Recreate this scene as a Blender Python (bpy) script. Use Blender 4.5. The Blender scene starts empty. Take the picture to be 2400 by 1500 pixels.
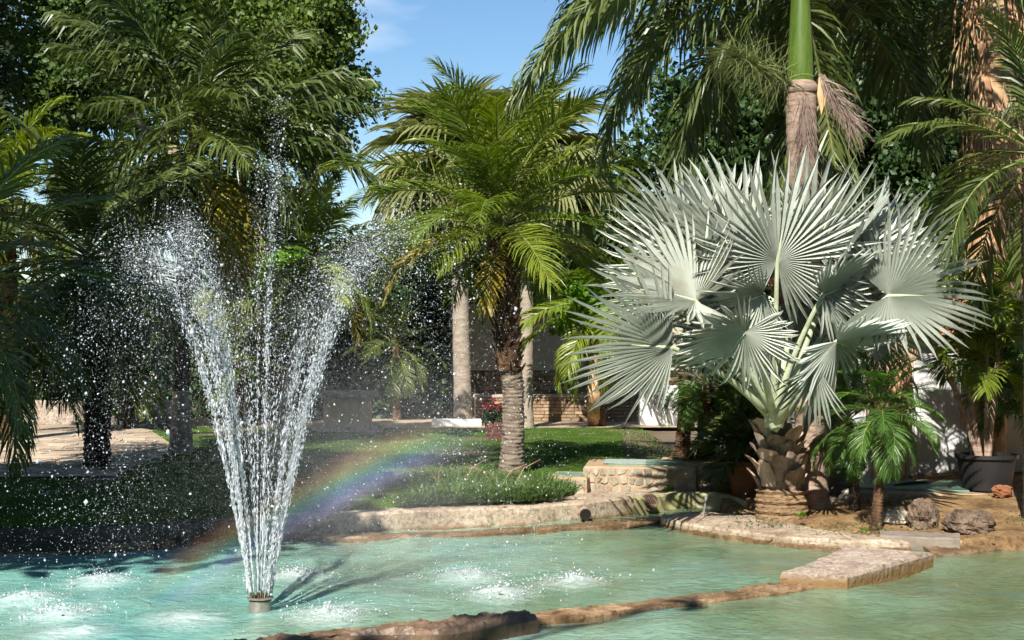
import bpy, math, random
import numpy as np
from mathutils import Vector, Matrix, noise as mnoise

rng = np.random.default_rng(7)
random.seed(7)
R = math.radians
SC = bpy.context.scene
COL = SC.collection

# ------------------------------------------------------------------ camera
EYE = 1.9                 # metres above the water
cam_d = bpy.data.cameras.new('camera')
cam_d.lens = 50.0
cam_d.sensor_width = 36.0
cam_d.shift_y = 50.0 / 2400.0
cam_d.clip_end = 2000.0
cam_d.clip_start = 0.1
cam = bpy.data.objects.new('camera', cam_d)
cam.location = (0, 0, EYE)
cam.rotation_euler = (R(90), 0, 0)
COL.objects.link(cam)
SC.camera = cam

# ------------------------------------------------------------------ sky and sun
SUN_EL, SUN_AZ = 41.5, 196.0          # sun stands behind and to one side of the viewer
w = bpy.data.worlds.new('World')
SC.world = w
w.use_nodes = True
nt = w.node_tree
nt.nodes.clear()
wo = nt.nodes.new('ShaderNodeOutputWorld')
bg = nt.nodes.new('ShaderNodeBackground')
bg.inputs['Strength'].default_value = 0.075
sky = nt.nodes.new('ShaderNodeTexSky')
sky.sky_type = 'NISHITA'
sky.sun_disc = False
sky.sun_elevation = R(SUN_EL)
sky.sun_rotation = R(SUN_AZ)
sky.air_density = 1.0
sky.dust_density = 0.2
sky.ozone_density = 2.0
tc = nt.nodes.new('ShaderNodeTexCoord')
mp = nt.nodes.new('ShaderNodeMapping')
mp.inputs['Scale'].default_value = (2.2, 2.2, 7.0)
cn = nt.nodes.new('ShaderNodeTexNoise')
cn.inputs['Scale'].default_value = 1.6
cn.inputs['Detail'].default_value = 5
cr = nt.nodes.new('ShaderNodeValToRGB')
cr.color_ramp.elements[0].position = 0.56
cr.color_ramp.elements[1].position = 0.78
cr.color_ramp.elements[1].color = (0.75, 0.75, 0.75, 1)
mx = nt.nodes.new('ShaderNodeMixRGB')
mx.inputs['Color2'].default_value = (9.5, 10.0, 10.6, 1)
nt.links.new(tc.outputs['Generated'], mp.inputs['Vector'])
nt.links.new(mp.outputs['Vector'], cn.inputs['Vector'])
nt.links.new(cn.outputs['Fac'], cr.inputs['Fac'])
nt.links.new(cr.outputs['Color'], mx.inputs['Fac'])
hsv = nt.nodes.new('ShaderNodeHueSaturation')
hsv.inputs['Saturation'].default_value = 1.18
nt.links.new(sky.outputs['Color'], hsv.inputs['Color'])
nt.links.new(hsv.outputs['Color'], mx.inputs['Color1'])
nt.links.new(mx.outputs['Color'], bg.inputs['Color'])
nt.links.new(bg.outputs['Background'], wo.inputs['Surface'])

az = R(SUN_AZ)
to_sun = Vector((math.sin(az) * math.cos(R(SUN_EL)), math.cos(az) * math.cos(R(SUN_EL)), math.sin(R(SUN_EL))))
sun_d = bpy.data.lights.new('sun', 'SUN')
sun_d.energy = 5.0
sun_d.angle = R(0.53)
sun_d.color = (1.0, 0.95, 0.86)
sun = bpy.data.objects.new('sun', sun_d)
sun.rotation_euler = (-to_sun).to_track_quat('-Z', 'Y').to_euler()
sun.location = to_sun * 40
COL.objects.link(sun)

vs = SC.view_settings
vs.view_transform = 'Standard'
vs.look = 'None'
vs.exposure = 0.86
vs.gamma = 1.0
vs.use_curve_mapping = False
SC.cycles.max_bounces = 4
SC.cycles.diffuse_bounces = 2
SC.cycles.glossy_bounces = 2
SC.cycles.transmission_bounces = 4
SC.cycles.volume_bounces = 0
SC.cycles.transparent_max_bounces = 4
SC.cycles.caustics_reflective = False
SC.cycles.caustics_refractive = False
SC.cycles.use_denoising = True
SC.cycles.debug_use_spatial_splits = True
SC.cycles.use_adaptive_sampling = True
SC.cycles.adaptive_threshold = 0.03
SC.cycles.use_light_tree = False
SC.cycles.sample_clamp_indirect = 4.0

# ------------------------------------------------------------------ measuring helpers
FPX = 50.0 / 36.0 * 2400.0
def P(px, py, Y):
    "point of the place at depth Y, measured from the photograph"
    return Vector(((px - 1200) * Y / FPX, Y, EYE - (py - 800) * Y / FPX))
def G(px, py, z=0.0):
    "point on the level z"
    Y = (EYE - z) * FPX / (py - 800)
    return Vector(((px - 1200) * Y / FPX, Y, z))

# ------------------------------------------------------------------ object helpers
WORLD = {}
def put(o, parent=None, M=None):
    M = M or Matrix.Identity(4)
    COL.objects.link(o)
    if parent is not None:
        o.parent = parent
        o.matrix_parent_inverse = WORLD[parent.name].inverted()
    o.matrix_basis = M
    WORLD[o.name] = M.copy()
    return o
def tag(o, label=None, cat=None, group=None, kind=None):
    if label: o['label'] = label
    if cat: o['category'] = cat
    if group: o['group'] = group
    if kind: o['kind'] = kind
    return o
def thing(name, loc, label, cat, group=None):
    o = bpy.data.objects.new(name, None)
    o.empty_display_size = 0.1
    put(o, None, Matrix.Translation(Vector(loc)))
    return tag(o, label, cat, group)

class MB:
    "collects vertices and faces of one mesh"
    def __init__(self):
        self.v, self.f, self.m, self.n = [], [], [], 0
    def add(self, v, f, mi=0):
        v = np.asarray(v, float).reshape(-1, 3)
        for q in f:
            self.f.append(tuple(int(i) + self.n for i in q))
            self.m.append(mi)
        self.v.append(v)
        self.n += len(v)
        return self
    def mesh(self, name, mats, smooth=False):
        me = bpy.data.meshes.new(name)
        V = np.concatenate(self.v) if self.v else np.zeros((0, 3))
        me.from_pydata(V.tolist(), [], self.f)
        for m in (mats if isinstance(mats, (list, tuple)) else [mats]):
            me.materials.append(m)
        me.polygons.foreach_set('material_index', self.m)
        if smooth:
            me.polygons.foreach_set('use_smooth', [True] * len(self.f))
        me.update()
        return me
    def build(self, name, mats, parent=None, M=None, smooth=False):
        return put(bpy.data.objects.new(name, self.mesh(name, mats, smooth)), parent, M)

def fast_mesh(name, V, Fa, mat, smooth=False):
    "big mesh of faces with the same number of corners"
    me = bpy.data.meshes.new(name)
    V = np.ascontiguousarray(V, dtype=np.float32)
    Fa = np.ascontiguousarray(Fa, dtype=np.int32)
    k = Fa.shape[1]
    me.vertices.add(len(V)); me.vertices.foreach_set('co', V.ravel())
    me.loops.add(Fa.size); me.loops.foreach_set('vertex_index', Fa.ravel())
    me.polygons.add(len(Fa))
    me.polygons.foreach_set('loop_start', np.arange(0, Fa.size, k, dtype=np.int32))
    me.polygons.foreach_set('loop_total', np.full(len(Fa), k, dtype=np.int32))
    if smooth: me.polygons.foreach_set('use_smooth', np.ones(len(Fa), dtype=bool))
    me.materials.append(mat)
    me.update(calc_edges=True)
    return me

def unit(a): return a / np.maximum(np.linalg.norm(a, axis=-1, keepdims=True), 1e-9)
def fbm(p, s, o=4): return mnoise.fractal(Vector(p) * s, 1.0, 2.0, o)

def tube(mb, path, radii, seg=8, mi=0, cap=True, jit=0.0, sq=1.0):
    path = [Vector(p) for p in path]
    n = len(path)
    V, Fc = [], []
    ref = Vector((0.13, 1, 0.07)).normalized()
    for i, p in enumerate(path):
        t = (path[min(i + 1, n - 1)] - path[max(i - 1, 0)]).normalized()
        a = t.cross(ref)
        if a.length < 1e-3: a = t.cross(Vector((1, 0, 0)))
        a.normalize(); b = t.cross(a)
        for k in range(seg):
            u = 2 * math.pi * k / seg
            r = radii[i] * (1 + (random.uniform(-jit, jit) if jit else 0))
            V.append(p + (a * math.cos(u) + b * math.sin(u) * sq) * r)
    for i in range(n - 1):
        for k in range(seg):
            k2 = (k + 1) % seg
            Fc.append((i * seg + k, i * seg + k2, (i + 1) * seg + k2, (i + 1) * seg + k))
    if cap:
        Fc.append(tuple(range(seg - 1, -1, -1)))
        Fc.append(tuple((n - 1) * seg + k for k in range(seg)))
    mb.add(V, Fc, mi)
    return mb

def lathe(mb, prof, c, seg=24, mi=0, cap0=False, cap1=False, jit=0.0):
    c = Vector(c); V, Fc = [], []
    for (r, z) in prof:
        for k in range(seg):
            u = 2 * math.pi * k / seg
            q = r * (1 + (random.uniform(-jit, jit) if jit else 0))
            V.append((c.x + q * math.cos(u), c.y + q * math.sin(u), c.z + z))
    n = len(prof)
    for i in range(n - 1):
        for k in range(seg):
            k2 = (k + 1) % seg
            Fc.append((i * seg + k, i * seg + k2, (i + 1) * seg + k2, (i + 1) * seg + k))
    if cap0: Fc.append(tuple(range(seg - 1, -1, -1)))
    if cap1: Fc.append(tuple((n - 1) * seg + k for k in range(seg)))
    mb.add(V, Fc, mi)
    return mb

def box(mb, x0, x1, y0, y1, z0, z1, mi=0, M=None):
    V = [(x, y, z) for z in (z0, z1) for (x, y) in ((x0, y0), (x1, y0), (x1, y1), (x0, y1))]
    if M is not None: V = [M @ Vector(v) for v in V]
    mb.add(V, [(3, 2, 1, 0), (4, 5, 6, 7), (0, 1, 5, 4), (1, 2, 6, 5), (2, 3, 7, 6), (3, 0, 4, 7)], mi)
    return mb

def bbox_bev(mb, x0, x1, y0, y1, z0, z1, b=0.01, mi=0, M=None, jit=0.0):
    "block with a worn top edge"
    j = lambda: random.uniform(-jit, jit)
    ring = [((x0, y0), (x1, y0), (x1, y1), (x0, y1)), ((x0, y0), (x1, y0), (x1, y1), (x0, y1)),
            ((x0 + b, y0 + b), (x1 - b, y0 + b), (x1 - b, y1 - b), (x0 + b, y1 - b))]
    V = []
    for rg, z in zip(ring, (z0, z1 - b, z1)):
        for (x, y) in rg: V.append(Vector((x + j(), y + j(), z + j() * 0.5)))
    if M is not None: V = [M @ v for v in V]
    Fc = [(8, 9, 10, 11), (3, 2, 1, 0)]
    for i in (0, 4):
        for k in range(4): Fc.append((i + k, i + (k + 1) % 4, i + 4 + (k + 1) % 4, i + 4 + k))
    mb.add(V, Fc, mi)
    return mb

def resample(pts, n):
    pts = [Vector(p) for p in pts]
    d = [0.0]
    for a, b in zip(pts, pts[1:]): d.append(d[-1] + (b - a).length)
    out = []
    for i in range(n):
        t = d[-1] * i / (n - 1); k = 0
        while k < len(pts) - 2 and d[k + 1] < t: k += 1
        u = (t - d[k]) / max(d[k + 1] - d[k], 1e-9)
        out.append(pts[k].lerp(pts[k + 1], u))
    return out

def strip(front, back, z0, z1, n=40, m=6, jit=0.012, bev=0.02, seed=0.0, slope=0.0, ends=True):
    "rough masonry band between two plan lines: worn top, sides down to z0"
    a, b = resample(front, n), resample(back, n)
    mb = MB(); V = []; cols = m + 5
    for i in range(n):
        e = (i < 1 or i > n - 2)
        A, B = Vector((a[i].x, a[i].y, 0)), Vector((b[i].x, b[i].y, 0))
        wd = max((B - A).length, 1e-3); nrm = (B - A) / wd
        pts = [(0.0, z0), (0.0, z0 + (z1 - z0) * 0.5), (0.0, z1 - bev)]
        for k in range(m): 
            u = bev / wd + (1 - 2 * bev / wd) * k / (m - 1)
            pts.append((u, z1))
        pts += [(1.0, z1 - bev), (1.0, z0)]
        for (u, z) in pts:
            q = A + (B - A) * u
            h = fbm((q.x + seed, q.y, z * 2), 3.5) * jit + fbm((q.x + seed, q.y + 7, z * 3), 19.0, 3) * jit * 0.9
            if u in (0.0, 1.0): q = q + nrm * (h * 0.35 * (1 if u == 0 else -1)); zz = z
            else: zz = z + h + slope * u
            if u == 1.0: zz = zz + slope if z > z0 else zz
            V.append((q.x, q.y, zz))
    cols = m + 5
    Fc = []
    for i in range(n - 1):
        for k in range(cols - 1):
            Fc.append((i * cols + k, (i + 1) * cols + k, (i + 1) * cols + k + 1, i * cols + k + 1))
    if ends:
        Fc.append(tuple(range(cols))); Fc.append(tuple((n - 1) * cols + k for k in range(cols - 1, -1, -1)))
    mb.add(V, Fc)
    return mb

def clip_poly(poly, p, q):
    "keep the side of poly nearer to p than to q (2-D)"
    mx_, my_ = (p[0] + q[0]) / 2, (p[1] + q[1]) / 2
    nx, ny = q[0] - p[0], q[1] - p[1]
    s = [(x - mx_) * nx + (y - my_) * ny for x, y in poly]
    out = []
    for i in range(len(poly)):
        j = (i + 1) % len(poly)
        if s[i] <= 0: out.append(poly[i])
        if (s[i] < 0) != (s[j] < 0) and s[i] != s[j]:
            t = s[i] / (s[i] - s[j])
            out.append((poly[i][0] + t * (poly[j][0] - poly[i][0]), poly[i][1] + t * (poly[j][1] - poly[i][1])))
    return out
def cells(x0, x1, y0, y1, nx, ny, jit=0.38, gap=0.012):
    "uneven stones filling a rectangle, each shrunk by the joint"
    pts = []
    for i in range(nx):
        for j in range(ny):
            pts.append((x0 + (x1 - x0) * (i + 0.5 + random.uniform(-jit, jit) + (0.25 if j % 2 else -0.25)) / nx,
                        y0 + (y1 - y0) * (j + 0.5 + random.uniform(-jit, jit)) / ny))
    res = []
    rad = 3.2 * max((x1 - x0) / nx, (y1 - y0) / ny)
    for p in pts:
        poly = [(x0, y0), (x1, y0), (x1, y1), (x0, y1)]
        for q in pts:
            if q is not p and abs(q[0] - p[0]) < rad and abs(q[1] - p[1]) < rad:
                poly = clip_poly(poly, p, q)
                if len(poly) < 3: break
        if len(poly) < 3: continue
        cx = sum(x for x, y in poly) / len(poly); cy = sum(y for x, y in poly) / len(poly)
        sh = []
        for x, y in poly:
            d = math.hypot(x - cx, y - cy)
            k = max(0.1, 1 - gap / max(d, 1e-3)) * random.uniform(0.93, 1.0)
            sh.append((cx + (x - cx) * k, cy + (y - cy) * k))
        res.append(((cx, cy), sh))
    return res

# ------------------------------------------------------------------ materials
def mat_base(name):
    m = bpy.data.materials.new(name); m.use_nodes = True
    t = m.node_tree
    return m, t, t.nodes['Principled BSDF'], t.nodes['Material Output']
def N(t, kind, **kw):
    n = t.nodes.new(kind)
    for k, v in kw.items():
        if k in n.inputs: n.inputs[k].default_value = v
        else: setattr(n, k, v)
    return n
def ramp(t, stops):
    r = t.nodes.new('ShaderNodeValToRGB')
    e = r.color_ramp.elements
    while len(e) < len(stops): e.new(0.5)
    for el, (p, c) in zip(e, stops):
        el.position = p; el.color = (*c, 1)
    return r
def surf(name, stops, scale=4.0, rough=0.85, bump=0.3, bscale=None, spec=0.25, detail=5, stretch=(1, 1, 1), rnd=0.0, bdist=0.02, coat=None, metal=0.0, grime=0.0):
    m, t, b, o = mat_base(name)
    L = t.links.new
    c = N(t, 'ShaderNodeTexCoord'); mp = N(t, 'ShaderNodeMapping', Scale=stretch)
    L(c.outputs['Object'], mp.inputs['Vector'])
    n1 = N(t, 'ShaderNodeTexNoise', Scale=scale, Detail=detail, Roughness=0.62)
    L(mp.outputs['Vector'], n1.inputs['Vector'])
    k = len(stops)
    if len(stops[0]) == 3: stops = [(0.3 + 0.42 * i / max(k - 1, 1), s) for i, s in enumerate(stops)]
    r = ramp(t, stops)
    L(n1.outputs['Fac'], r.inputs['Fac'])
    col = r.outputs['Color']
    if rnd:
        oi = N(t, 'ShaderNodeObjectInfo'); mr = N(t, 'ShaderNodeMapRange')
        mr.inputs['To Min'].default_value = 1 - rnd; mr.inputs['To Max'].default_value = 1 + rnd
        L(oi.outputs['Random'], mr.inputs['Value'])
        hs = N(t, 'ShaderNodeHueSaturation')
        L(mr.outputs['Result'], hs.inputs['Value']); L(col, hs.inputs['Color'])
        col = hs.outputs['Color']
    if grime:
        g = N(t, 'ShaderNodeTexNoise', Scale=scale * 7, Detail=4, Roughness=0.75); L(mp.outputs['Vector'], g.inputs['Vector'])
        gr = ramp(t, [(0.36, (1 - grime,) * 3), (0.52, (1, 1, 1)), (0.75, (1 + grime * 0.25,) * 3)]); L(g.outputs['Fac'], gr.inputs['Fac'])
        gm = N(t, 'ShaderNodeMixRGB', blend_type='MULTIPLY'); gm.inputs['Fac'].default_value = 1.0
        L(col, gm.inputs['Color1']); L(gr.outputs[0], gm.inputs['Color2']); col = gm.outputs[0]
    L(col, b.inputs['Base Color'])
    b.inputs['Roughness'].default_value = rough
    b.inputs['Specular IOR Level'].default_value = spec
    b.inputs['Metallic'].default_value = metal
    if coat: b.inputs['Coat Weight'].default_value = coat; b.inputs['Coat Roughness'].default_value = 0.15
    if bump:
        n2 = N(t, 'ShaderNodeTexNoise', Scale=bscale or scale * 6, Detail=3, Roughness=0.7)
        L(mp.outputs['Vector'], n2.inputs['Vector'])
        bp = N(t, 'ShaderNodeBump', Strength=bump, Distance=bdist)
        L(n2.outputs['Fac'], bp.inputs['Height']); L(bp.outputs['Normal'], b.inputs['Normal'])
    return m
def stain(m, z0=0.0, z1=0.075, col=(0.17, 0.08, 0.028)):
    "brown mineral stain that the pool water leaves at its own level"
    t = m.node_tree; L = t.links.new; b = t.nodes['Principled BSDF']
    src = b.inputs['Base Color'].links[0].from_socket
    c = N(t, 'ShaderNodeTexCoord'); sp = N(t, 'ShaderNodeSeparateXYZ'); L(c.outputs['Object'], sp.inputs[0])
    n = N(t, 'ShaderNodeTexNoise', Scale=5.0, Detail=3); L(c.outputs['Object'], n.inputs['Vector'])
    a = N(t, 'ShaderNodeMath', operation='MULTIPLY_ADD'); a.inputs[1].default_value = -0.10; L(n.outputs['Fac'], a.inputs[0]); L(sp.outputs['Z'], a.inputs[2])
    k = N(t, 'ShaderNodeMapRange'); k.inputs['From Min'].default_value = z1 - 0.05; k.inputs['From Max'].default_value = z0 - 0.05
    L(a.outputs[0], k.inputs['Value'])
    mx_ = N(t, 'ShaderNodeMixRGB'); mx_.inputs['Color2'].default_value = (*col, 1)
    L(k.outputs[0], mx_.inputs['Fac']); L(src, mx_.inputs['Color1']); L(mx_.outputs[0], b.inputs['Base Color'])
    return m
def leafmat(name, c1, c2, rough=0.38, trans=0.22, spec=0.5, scale=3.0, c3=None):
    m, t, b, o = mat_base(name)
    L = t.links.new
    oi = N(t, 'ShaderNodeObjectInfo'); c = N(t, 'ShaderNodeTexCoord')
    n1 = N(t, 'ShaderNodeTexNoise', Scale=scale, Detail=2)
    L(c.outputs['Object'], n1.inputs['Vector'])
    ad = N(t, 'ShaderNodeMath', operation='MULTIPLY_ADD')
    ad.inputs[1].default_value = 0.45
    L(oi.outputs['Random'], ad.inputs[0]); 
    mr = N(t, 'ShaderNodeMath', operation='MULTIPLY'); mr.inputs[1].default_value = 0.62
    L(n1.outputs['Fac'], mr.inputs[0]); L(mr.outputs[0], ad.inputs[2])
    stops = [(0.2, c1), (0.72, c2)] + ([(0.95, c3)] if c3 else [])
    r = ramp(t, stops)
    L(ad.outputs[0], r.inputs['Fac'])
    L(r.outputs['Color'], b.inputs['Base Color'])
    b.inputs['Roughness'].default_value = rough
    b.inputs['Specular IOR Level'].default_value = spec
    tr = N(t, 'ShaderNodeBsdfTranslucent')
    hs = N(t, 'ShaderNodeHueSaturation', Saturation=1.15, Value=1.5)
    L(r.outputs['Color'], hs.inputs['Color']); L(hs.outputs['Color'], tr.inputs['Color'])
    mix = N(t, 'ShaderNodeMixShader'); mix.inputs['Fac'].default_value = trans
    L(b.outputs['BSDF'], mix.inputs[1]); L(tr.outputs['BSDF'], mix.inputs[2])
    L(mix.outputs[0], o.inputs['Surface'])
    return m

M_kerb = surf('kerb_concrete', [(0.22, 0.15, 0.10), (0.42, 0.33, 0.24), (0.52, 0.43, 0.33)], 3.0, bump=0.6, bscale=18, grime=0.55)
M_kerb_dry = M_kerb
stain(M_kerb, -0.01, 0.045)
M_wet = surf('wet_brown_stone', [(0.08, 0.045, 0.022), (0.225, 0.140, 0.072), (0.35, 0.25, 0.16)], 4.5, rough=0.38, bump=0.7, bscale=14, spec=0.5, grime=0.55, rnd=0.16)
M_slab = surf('pale_slab', [(0.20, 0.14, 0.10), (0.42, 0.34, 0.27), (0.52, 0.45, 0.38)], 3.5, bump=0.7, bscale=11, grime=0.55)
M_block = surf('block_stone', [(0.20, 0.14, 0.10), (0.42, 0.34, 0.28), (0.53, 0.46, 0.40)], 5, bump=1.0, bscale=16, grime=0.55)
stain(M_block, 0.06, 0.135, (0.22, 0.13, 0.055))
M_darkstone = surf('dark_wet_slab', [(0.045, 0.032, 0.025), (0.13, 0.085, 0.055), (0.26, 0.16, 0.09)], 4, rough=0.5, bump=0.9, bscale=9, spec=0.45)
M_shadekerb = surf('shade_dark_stone', [(0.035, 0.032, 0.026), (0.085, 0.075, 0.058), (0.14, 0.115, 0.085)], 3, bump=0.7, bscale=14)  # deep shade on this kerb stretch is put into the stone colour
M_mortar = surf('mortar', [(0.33, 0.22, 0.13), (0.47, 0.34, 0.22)], 9, bump=0.5)
M_stone = surf('clad_stone', [(0.17, 0.17, 0.14), (0.34, 0.30, 0.23), (0.46, 0.41, 0.32)], 7, bump=0.6, rnd=0.30, bscale=30)
M_basin = surf('algae_plaster', [(0.16, 0.15, 0.05), (0.36, 0.33, 0.16), (0.55, 0.50, 0.32)], 2.2, bump=0.25)
M_lid = surf('green_mat', [(0.07, 0.15, 0.11), (0.16, 0.25, 0.18), (0.28, 0.30, 0.22)], 5, rough=0.7, bump=0.4, bscale=60)
M_soil = surf('soil', [(0.10, 0.06, 0.03), (0.25, 0.155, 0.075), (0.36, 0.25, 0.13)], 3.2, bump=1.0, bscale=26, spec=0.1, grime=0.5)
M_lawn = surf('lawn', [(0.030, 0.062, 0.010), (0.065, 0.120, 0.020), (0.120, 0.150, 0.045)], 2.2, rough=0.95, bump=1.0, bscale=45, spec=0.08)
M_ground = surf('ground', [(0.13, 0.10, 0.065), (0.24, 0.19, 0.13)], 0.6, bump=0.4, spec=0.1)
M_path = surf('flagstone', [(0.26, 0.19, 0.13), (0.44, 0.35, 0.26), (0.52, 0.43, 0.33)], 2.5, bump=0.4, rnd=0.2)
M_tanpath = surf('sandy_path', [(0.32, 0.24, 0.16), (0.48, 0.38, 0.27)], 2.0, bump=0.4)
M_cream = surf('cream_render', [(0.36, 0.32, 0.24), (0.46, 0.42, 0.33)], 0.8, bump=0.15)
M_white = surf('white_render', [(0.66, 0.66, 0.65), (0.80, 0.80, 0.79)], 1.2, rough=0.8, bump=0.12)
M_brick = surf('tan_brick', [(0.22, 0.14, 0.08), (0.42, 0.30, 0.19)], 5, bump=0.5, rnd=0.28)
M_joint = surf('brick_joint', [(0.10, 0.07, 0.045), (0.16, 0.11, 0.07)], 8, bump=0.3)
M_rbrick = surf('red_brick', [(0.07, 0.03, 0.022), (0.15, 0.065, 0.048)], 8, bump=0.4, rnd=0.2)
M_terra = surf('terracotta', [(0.22, 0.085, 0.04), (0.36, 0.16, 0.08)], 4, bump=0.3, rnd=0.2)
M_ochre = surf('ochre_render', [(0.50, 0.31, 0.13), (0.62, 0.43, 0.22)], 3, bump=0.8, bscale=20)
M_blackpot = surf('black_plastic', [(0.012, 0.012, 0.013), (0.025, 0.025, 0.026)], 3, rough=0.45, bump=0.05, spec=0.4)
M_ceram = surf('white_ceramic', [(0.55, 0.57, 0.60), (0.68, 0.70, 0.72)], 3, rough=0.25, bump=0.05, spec=0.5)
M_blue = surf('blue_glaze', [(0.02, 0.04, 0.22), (0.04, 0.08, 0.33)], 6, rough=0.25, bump=0.05, spec=0.5)
M_steel = surf('weathered_steel', [(0.24, 0.21, 0.18), (0.44, 0.41, 0.37)], 22, rough=0.45, bump=0.1, metal=0.55, spec=0.5)
M_brass = surf('brass_nozzle', [(0.10, 0.07, 0.045), (0.34, 0.22, 0.11)], 60, rough=0.4, bump=0.1, metal=0.6)
M_pipe = surf('galvanised_pipe', [(0.22, 0.22, 0.22), (0.40, 0.40, 0.40)], 20, rough=0.5, bump=0.1, metal=0.4)
M_hole = surf('dark_inside', [(0.006, 0.005, 0.004), (0.012, 0.01, 0.008)], 8, bump=0)
M_rock = surf('tufa_rock', [(0.05, 0.036, 0.026), (0.155, 0.110, 0.078), (0.26, 0.195, 0.145)], 5, bump=1.0, bscale=16, spec=0.1, bdist=0.05)
M_grey = surf('grey_trunk', [(0.25, 0.20, 0.155), (0.46, 0.39, 0.32)], 7, bump=0.7, stretch=(1, 1, 3.5))
M_brown = surf('fibre_trunk', [(0.035, 0.02, 0.012), (0.12, 0.065, 0.035), (0.22, 0.13, 0.075)], 12, bump=1.0, stretch=(1, 1, 0.5))
M_darktrunk = surf('dark_trunk', [(0.03, 0.022, 0.016), (0.085, 0.062, 0.045)], 9, bump=0.8, stretch=(1, 1, 2.5))
M_royal = surf('ringed_trunk', [(0.16, 0.10, 0.07), (0.34, 0.24, 0.18), (0.43, 0.34, 0.27)], 6, bump=0.5, stretch=(1, 1, 5))
M_shaft = surf('green_crownshaft', [(0.060, 0.105, 0.012), (0.115, 0.175, 0.028)], 2.0, rough=0.33, bump=0.08, spec=0.45, stretch=(4, 4, 0.4), grime=0.22)
M_boot = surf('dry_leaf_base', [(0.15, 0.09, 0.055), (0.36, 0.26, 0.19), (0.48, 0.38, 0.30)], 7, bump=0.6, rnd=0.3, stretch=(1, 1, 0.4))
M_stub = surf('cut_fibre_stump', [(0.13, 0.075, 0.04), (0.32, 0.21, 0.115), (0.42, 0.29, 0.17)], 16, bump=1.0, grime=0.4, bscale=50, stretch=(1, 1, 2.2))
M_straw = surf('straw_fibre', [(0.30, 0.15, 0.075), (0.55, 0.34, 0.19), (0.66, 0.46, 0.30)], 9, bump=0.4, stretch=(1, 1, 0.15), rnd=0.2)
M_dry = surf('dry_brush', [(0.15, 0.10, 0.08), (0.33, 0.25, 0.20)], 9, bump=0.2, stretch=(1, 1, 0.2))
M_cypress = leafmat('cypress_leaf', (0.010, 0.022, 0.010), (0.028, 0.048, 0.020), 0.7, 0.05, 0.2)
M_plane = leafmat('plane_leaf', (0.032, 0.070, 0.012), (0.130, 0.185, 0.032), 0.5, 0.28, 0.35, 1.0)
M_darkleaf = leafmat('dark_tree_leaf', (0.016, 0.038, 0.010), (0.048, 0.090, 0.020), 0.45, 0.2, 0.4, 1.2)
M_lime = leafmat('lime_leaf', (0.075, 0.17, 0.012), (0.15, 0.29, 0.02), 0.5, 0.4, 0.3, 2.0)
M_olive = leafmat('olive_leaf', (0.055, 0.085, 0.028), (0.11, 0.15, 0.05), 0.5, 0.25, 0.3, 2.0)
M_hedge = leafmat('hedge_leaf', (0.012, 0.028, 0.008), (0.030, 0.060, 0.014), 0.55, 0.1, 0.3, 2.0)
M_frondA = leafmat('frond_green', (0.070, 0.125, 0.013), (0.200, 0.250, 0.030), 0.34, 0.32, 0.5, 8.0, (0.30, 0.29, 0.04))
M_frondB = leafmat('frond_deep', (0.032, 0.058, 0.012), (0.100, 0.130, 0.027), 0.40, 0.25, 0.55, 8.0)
M_frondR = leafmat('frond_royal', (0.055, 0.088, 0.020), (0.140, 0.175, 0.050), 0.40, 0.25, 0.55, 8.0)
M_frondY = leafmat('frond_yellow', (0.20, 0.19, 0.018), (0.36, 0.26, 0.025), 0.4, 0.28, 0.45, 8.0)
M_pygmy = leafmat('frond_fresh', (0.040, 0.105, 0.018), (0.100, 0.195, 0.034), 0.40, 0.25, 0.5, 2.0)
M_fanpale = leafmat('fan_palm_pale', (0.13, 0.16, 0.045), (0.26, 0.27, 0.10), 0.45, 0.25, 0.4, 1.5)
M_silver = leafmat('silver_fan', (0.375, 0.415, 0.355), (0.56, 0.59, 0.515), 0.40, 0.10, 0.5, 5.0, (0.42, 0.39, 0.27))
M_petiole = surf('pale_petiole', [(0.30, 0.34, 0.20), (0.50, 0.54, 0.38)], 6, rough=0.5, bump=0.1)
M_rachis = surf('rachis', [(0.12, 0.16, 0.04), (0.24, 0.25, 0.08)], 6, rough=0.5, bump=0.0)
M_liriope = leafmat('border_grass', (0.055, 0.105, 0.022), (0.13, 0.20, 0.05), 0.45, 0.25, 0.4, 6.0, (0.30, 0.33, 0.13))
M_blade = leafmat('lawn_blade', (0.035, 0.080, 0.010), (0.095, 0.165, 0.022), 0.55, 0.3, 0.2, 1.6)
M_red = leafmat('red_flower', (0.12, 0.008, 0.012), (0.22, 0.015, 0.028), 0.5, 0.2, 0.3, 8.0)
M_inflo = leafmat('green_flower_branch', (0.13, 0.17, 0.045), (0.24, 0.26, 0.10), 0.6, 0.1, 0.2, 3.0)

# water drops
def drop_mat():
    m, t, b, o = mat_base('water_drop')
    L = t.links.new
    b.inputs['Base Color'].default_value = (0.76, 0.80, 0.84, 1)
    b.inputs['Roughness'].default_value = 0.12
    b.inputs['Specular IOR Level'].default_value = 0.6
    tr = N(t, 'ShaderNodeBsdfTranslucent'); tr.inputs['Color'].default_value = (0.86, 0.9, 0.95, 1)
    mix = N(t, 'ShaderNodeMixShader'); mix.inputs['Fac'].default_value = 0.4
    L(b.outputs[0], mix.inputs[1]); L(tr.outputs[0], mix.inputs[2]); L(mix.outputs[0], o.inputs['Surface'])
    return m
M_drop = drop_mat()

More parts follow.
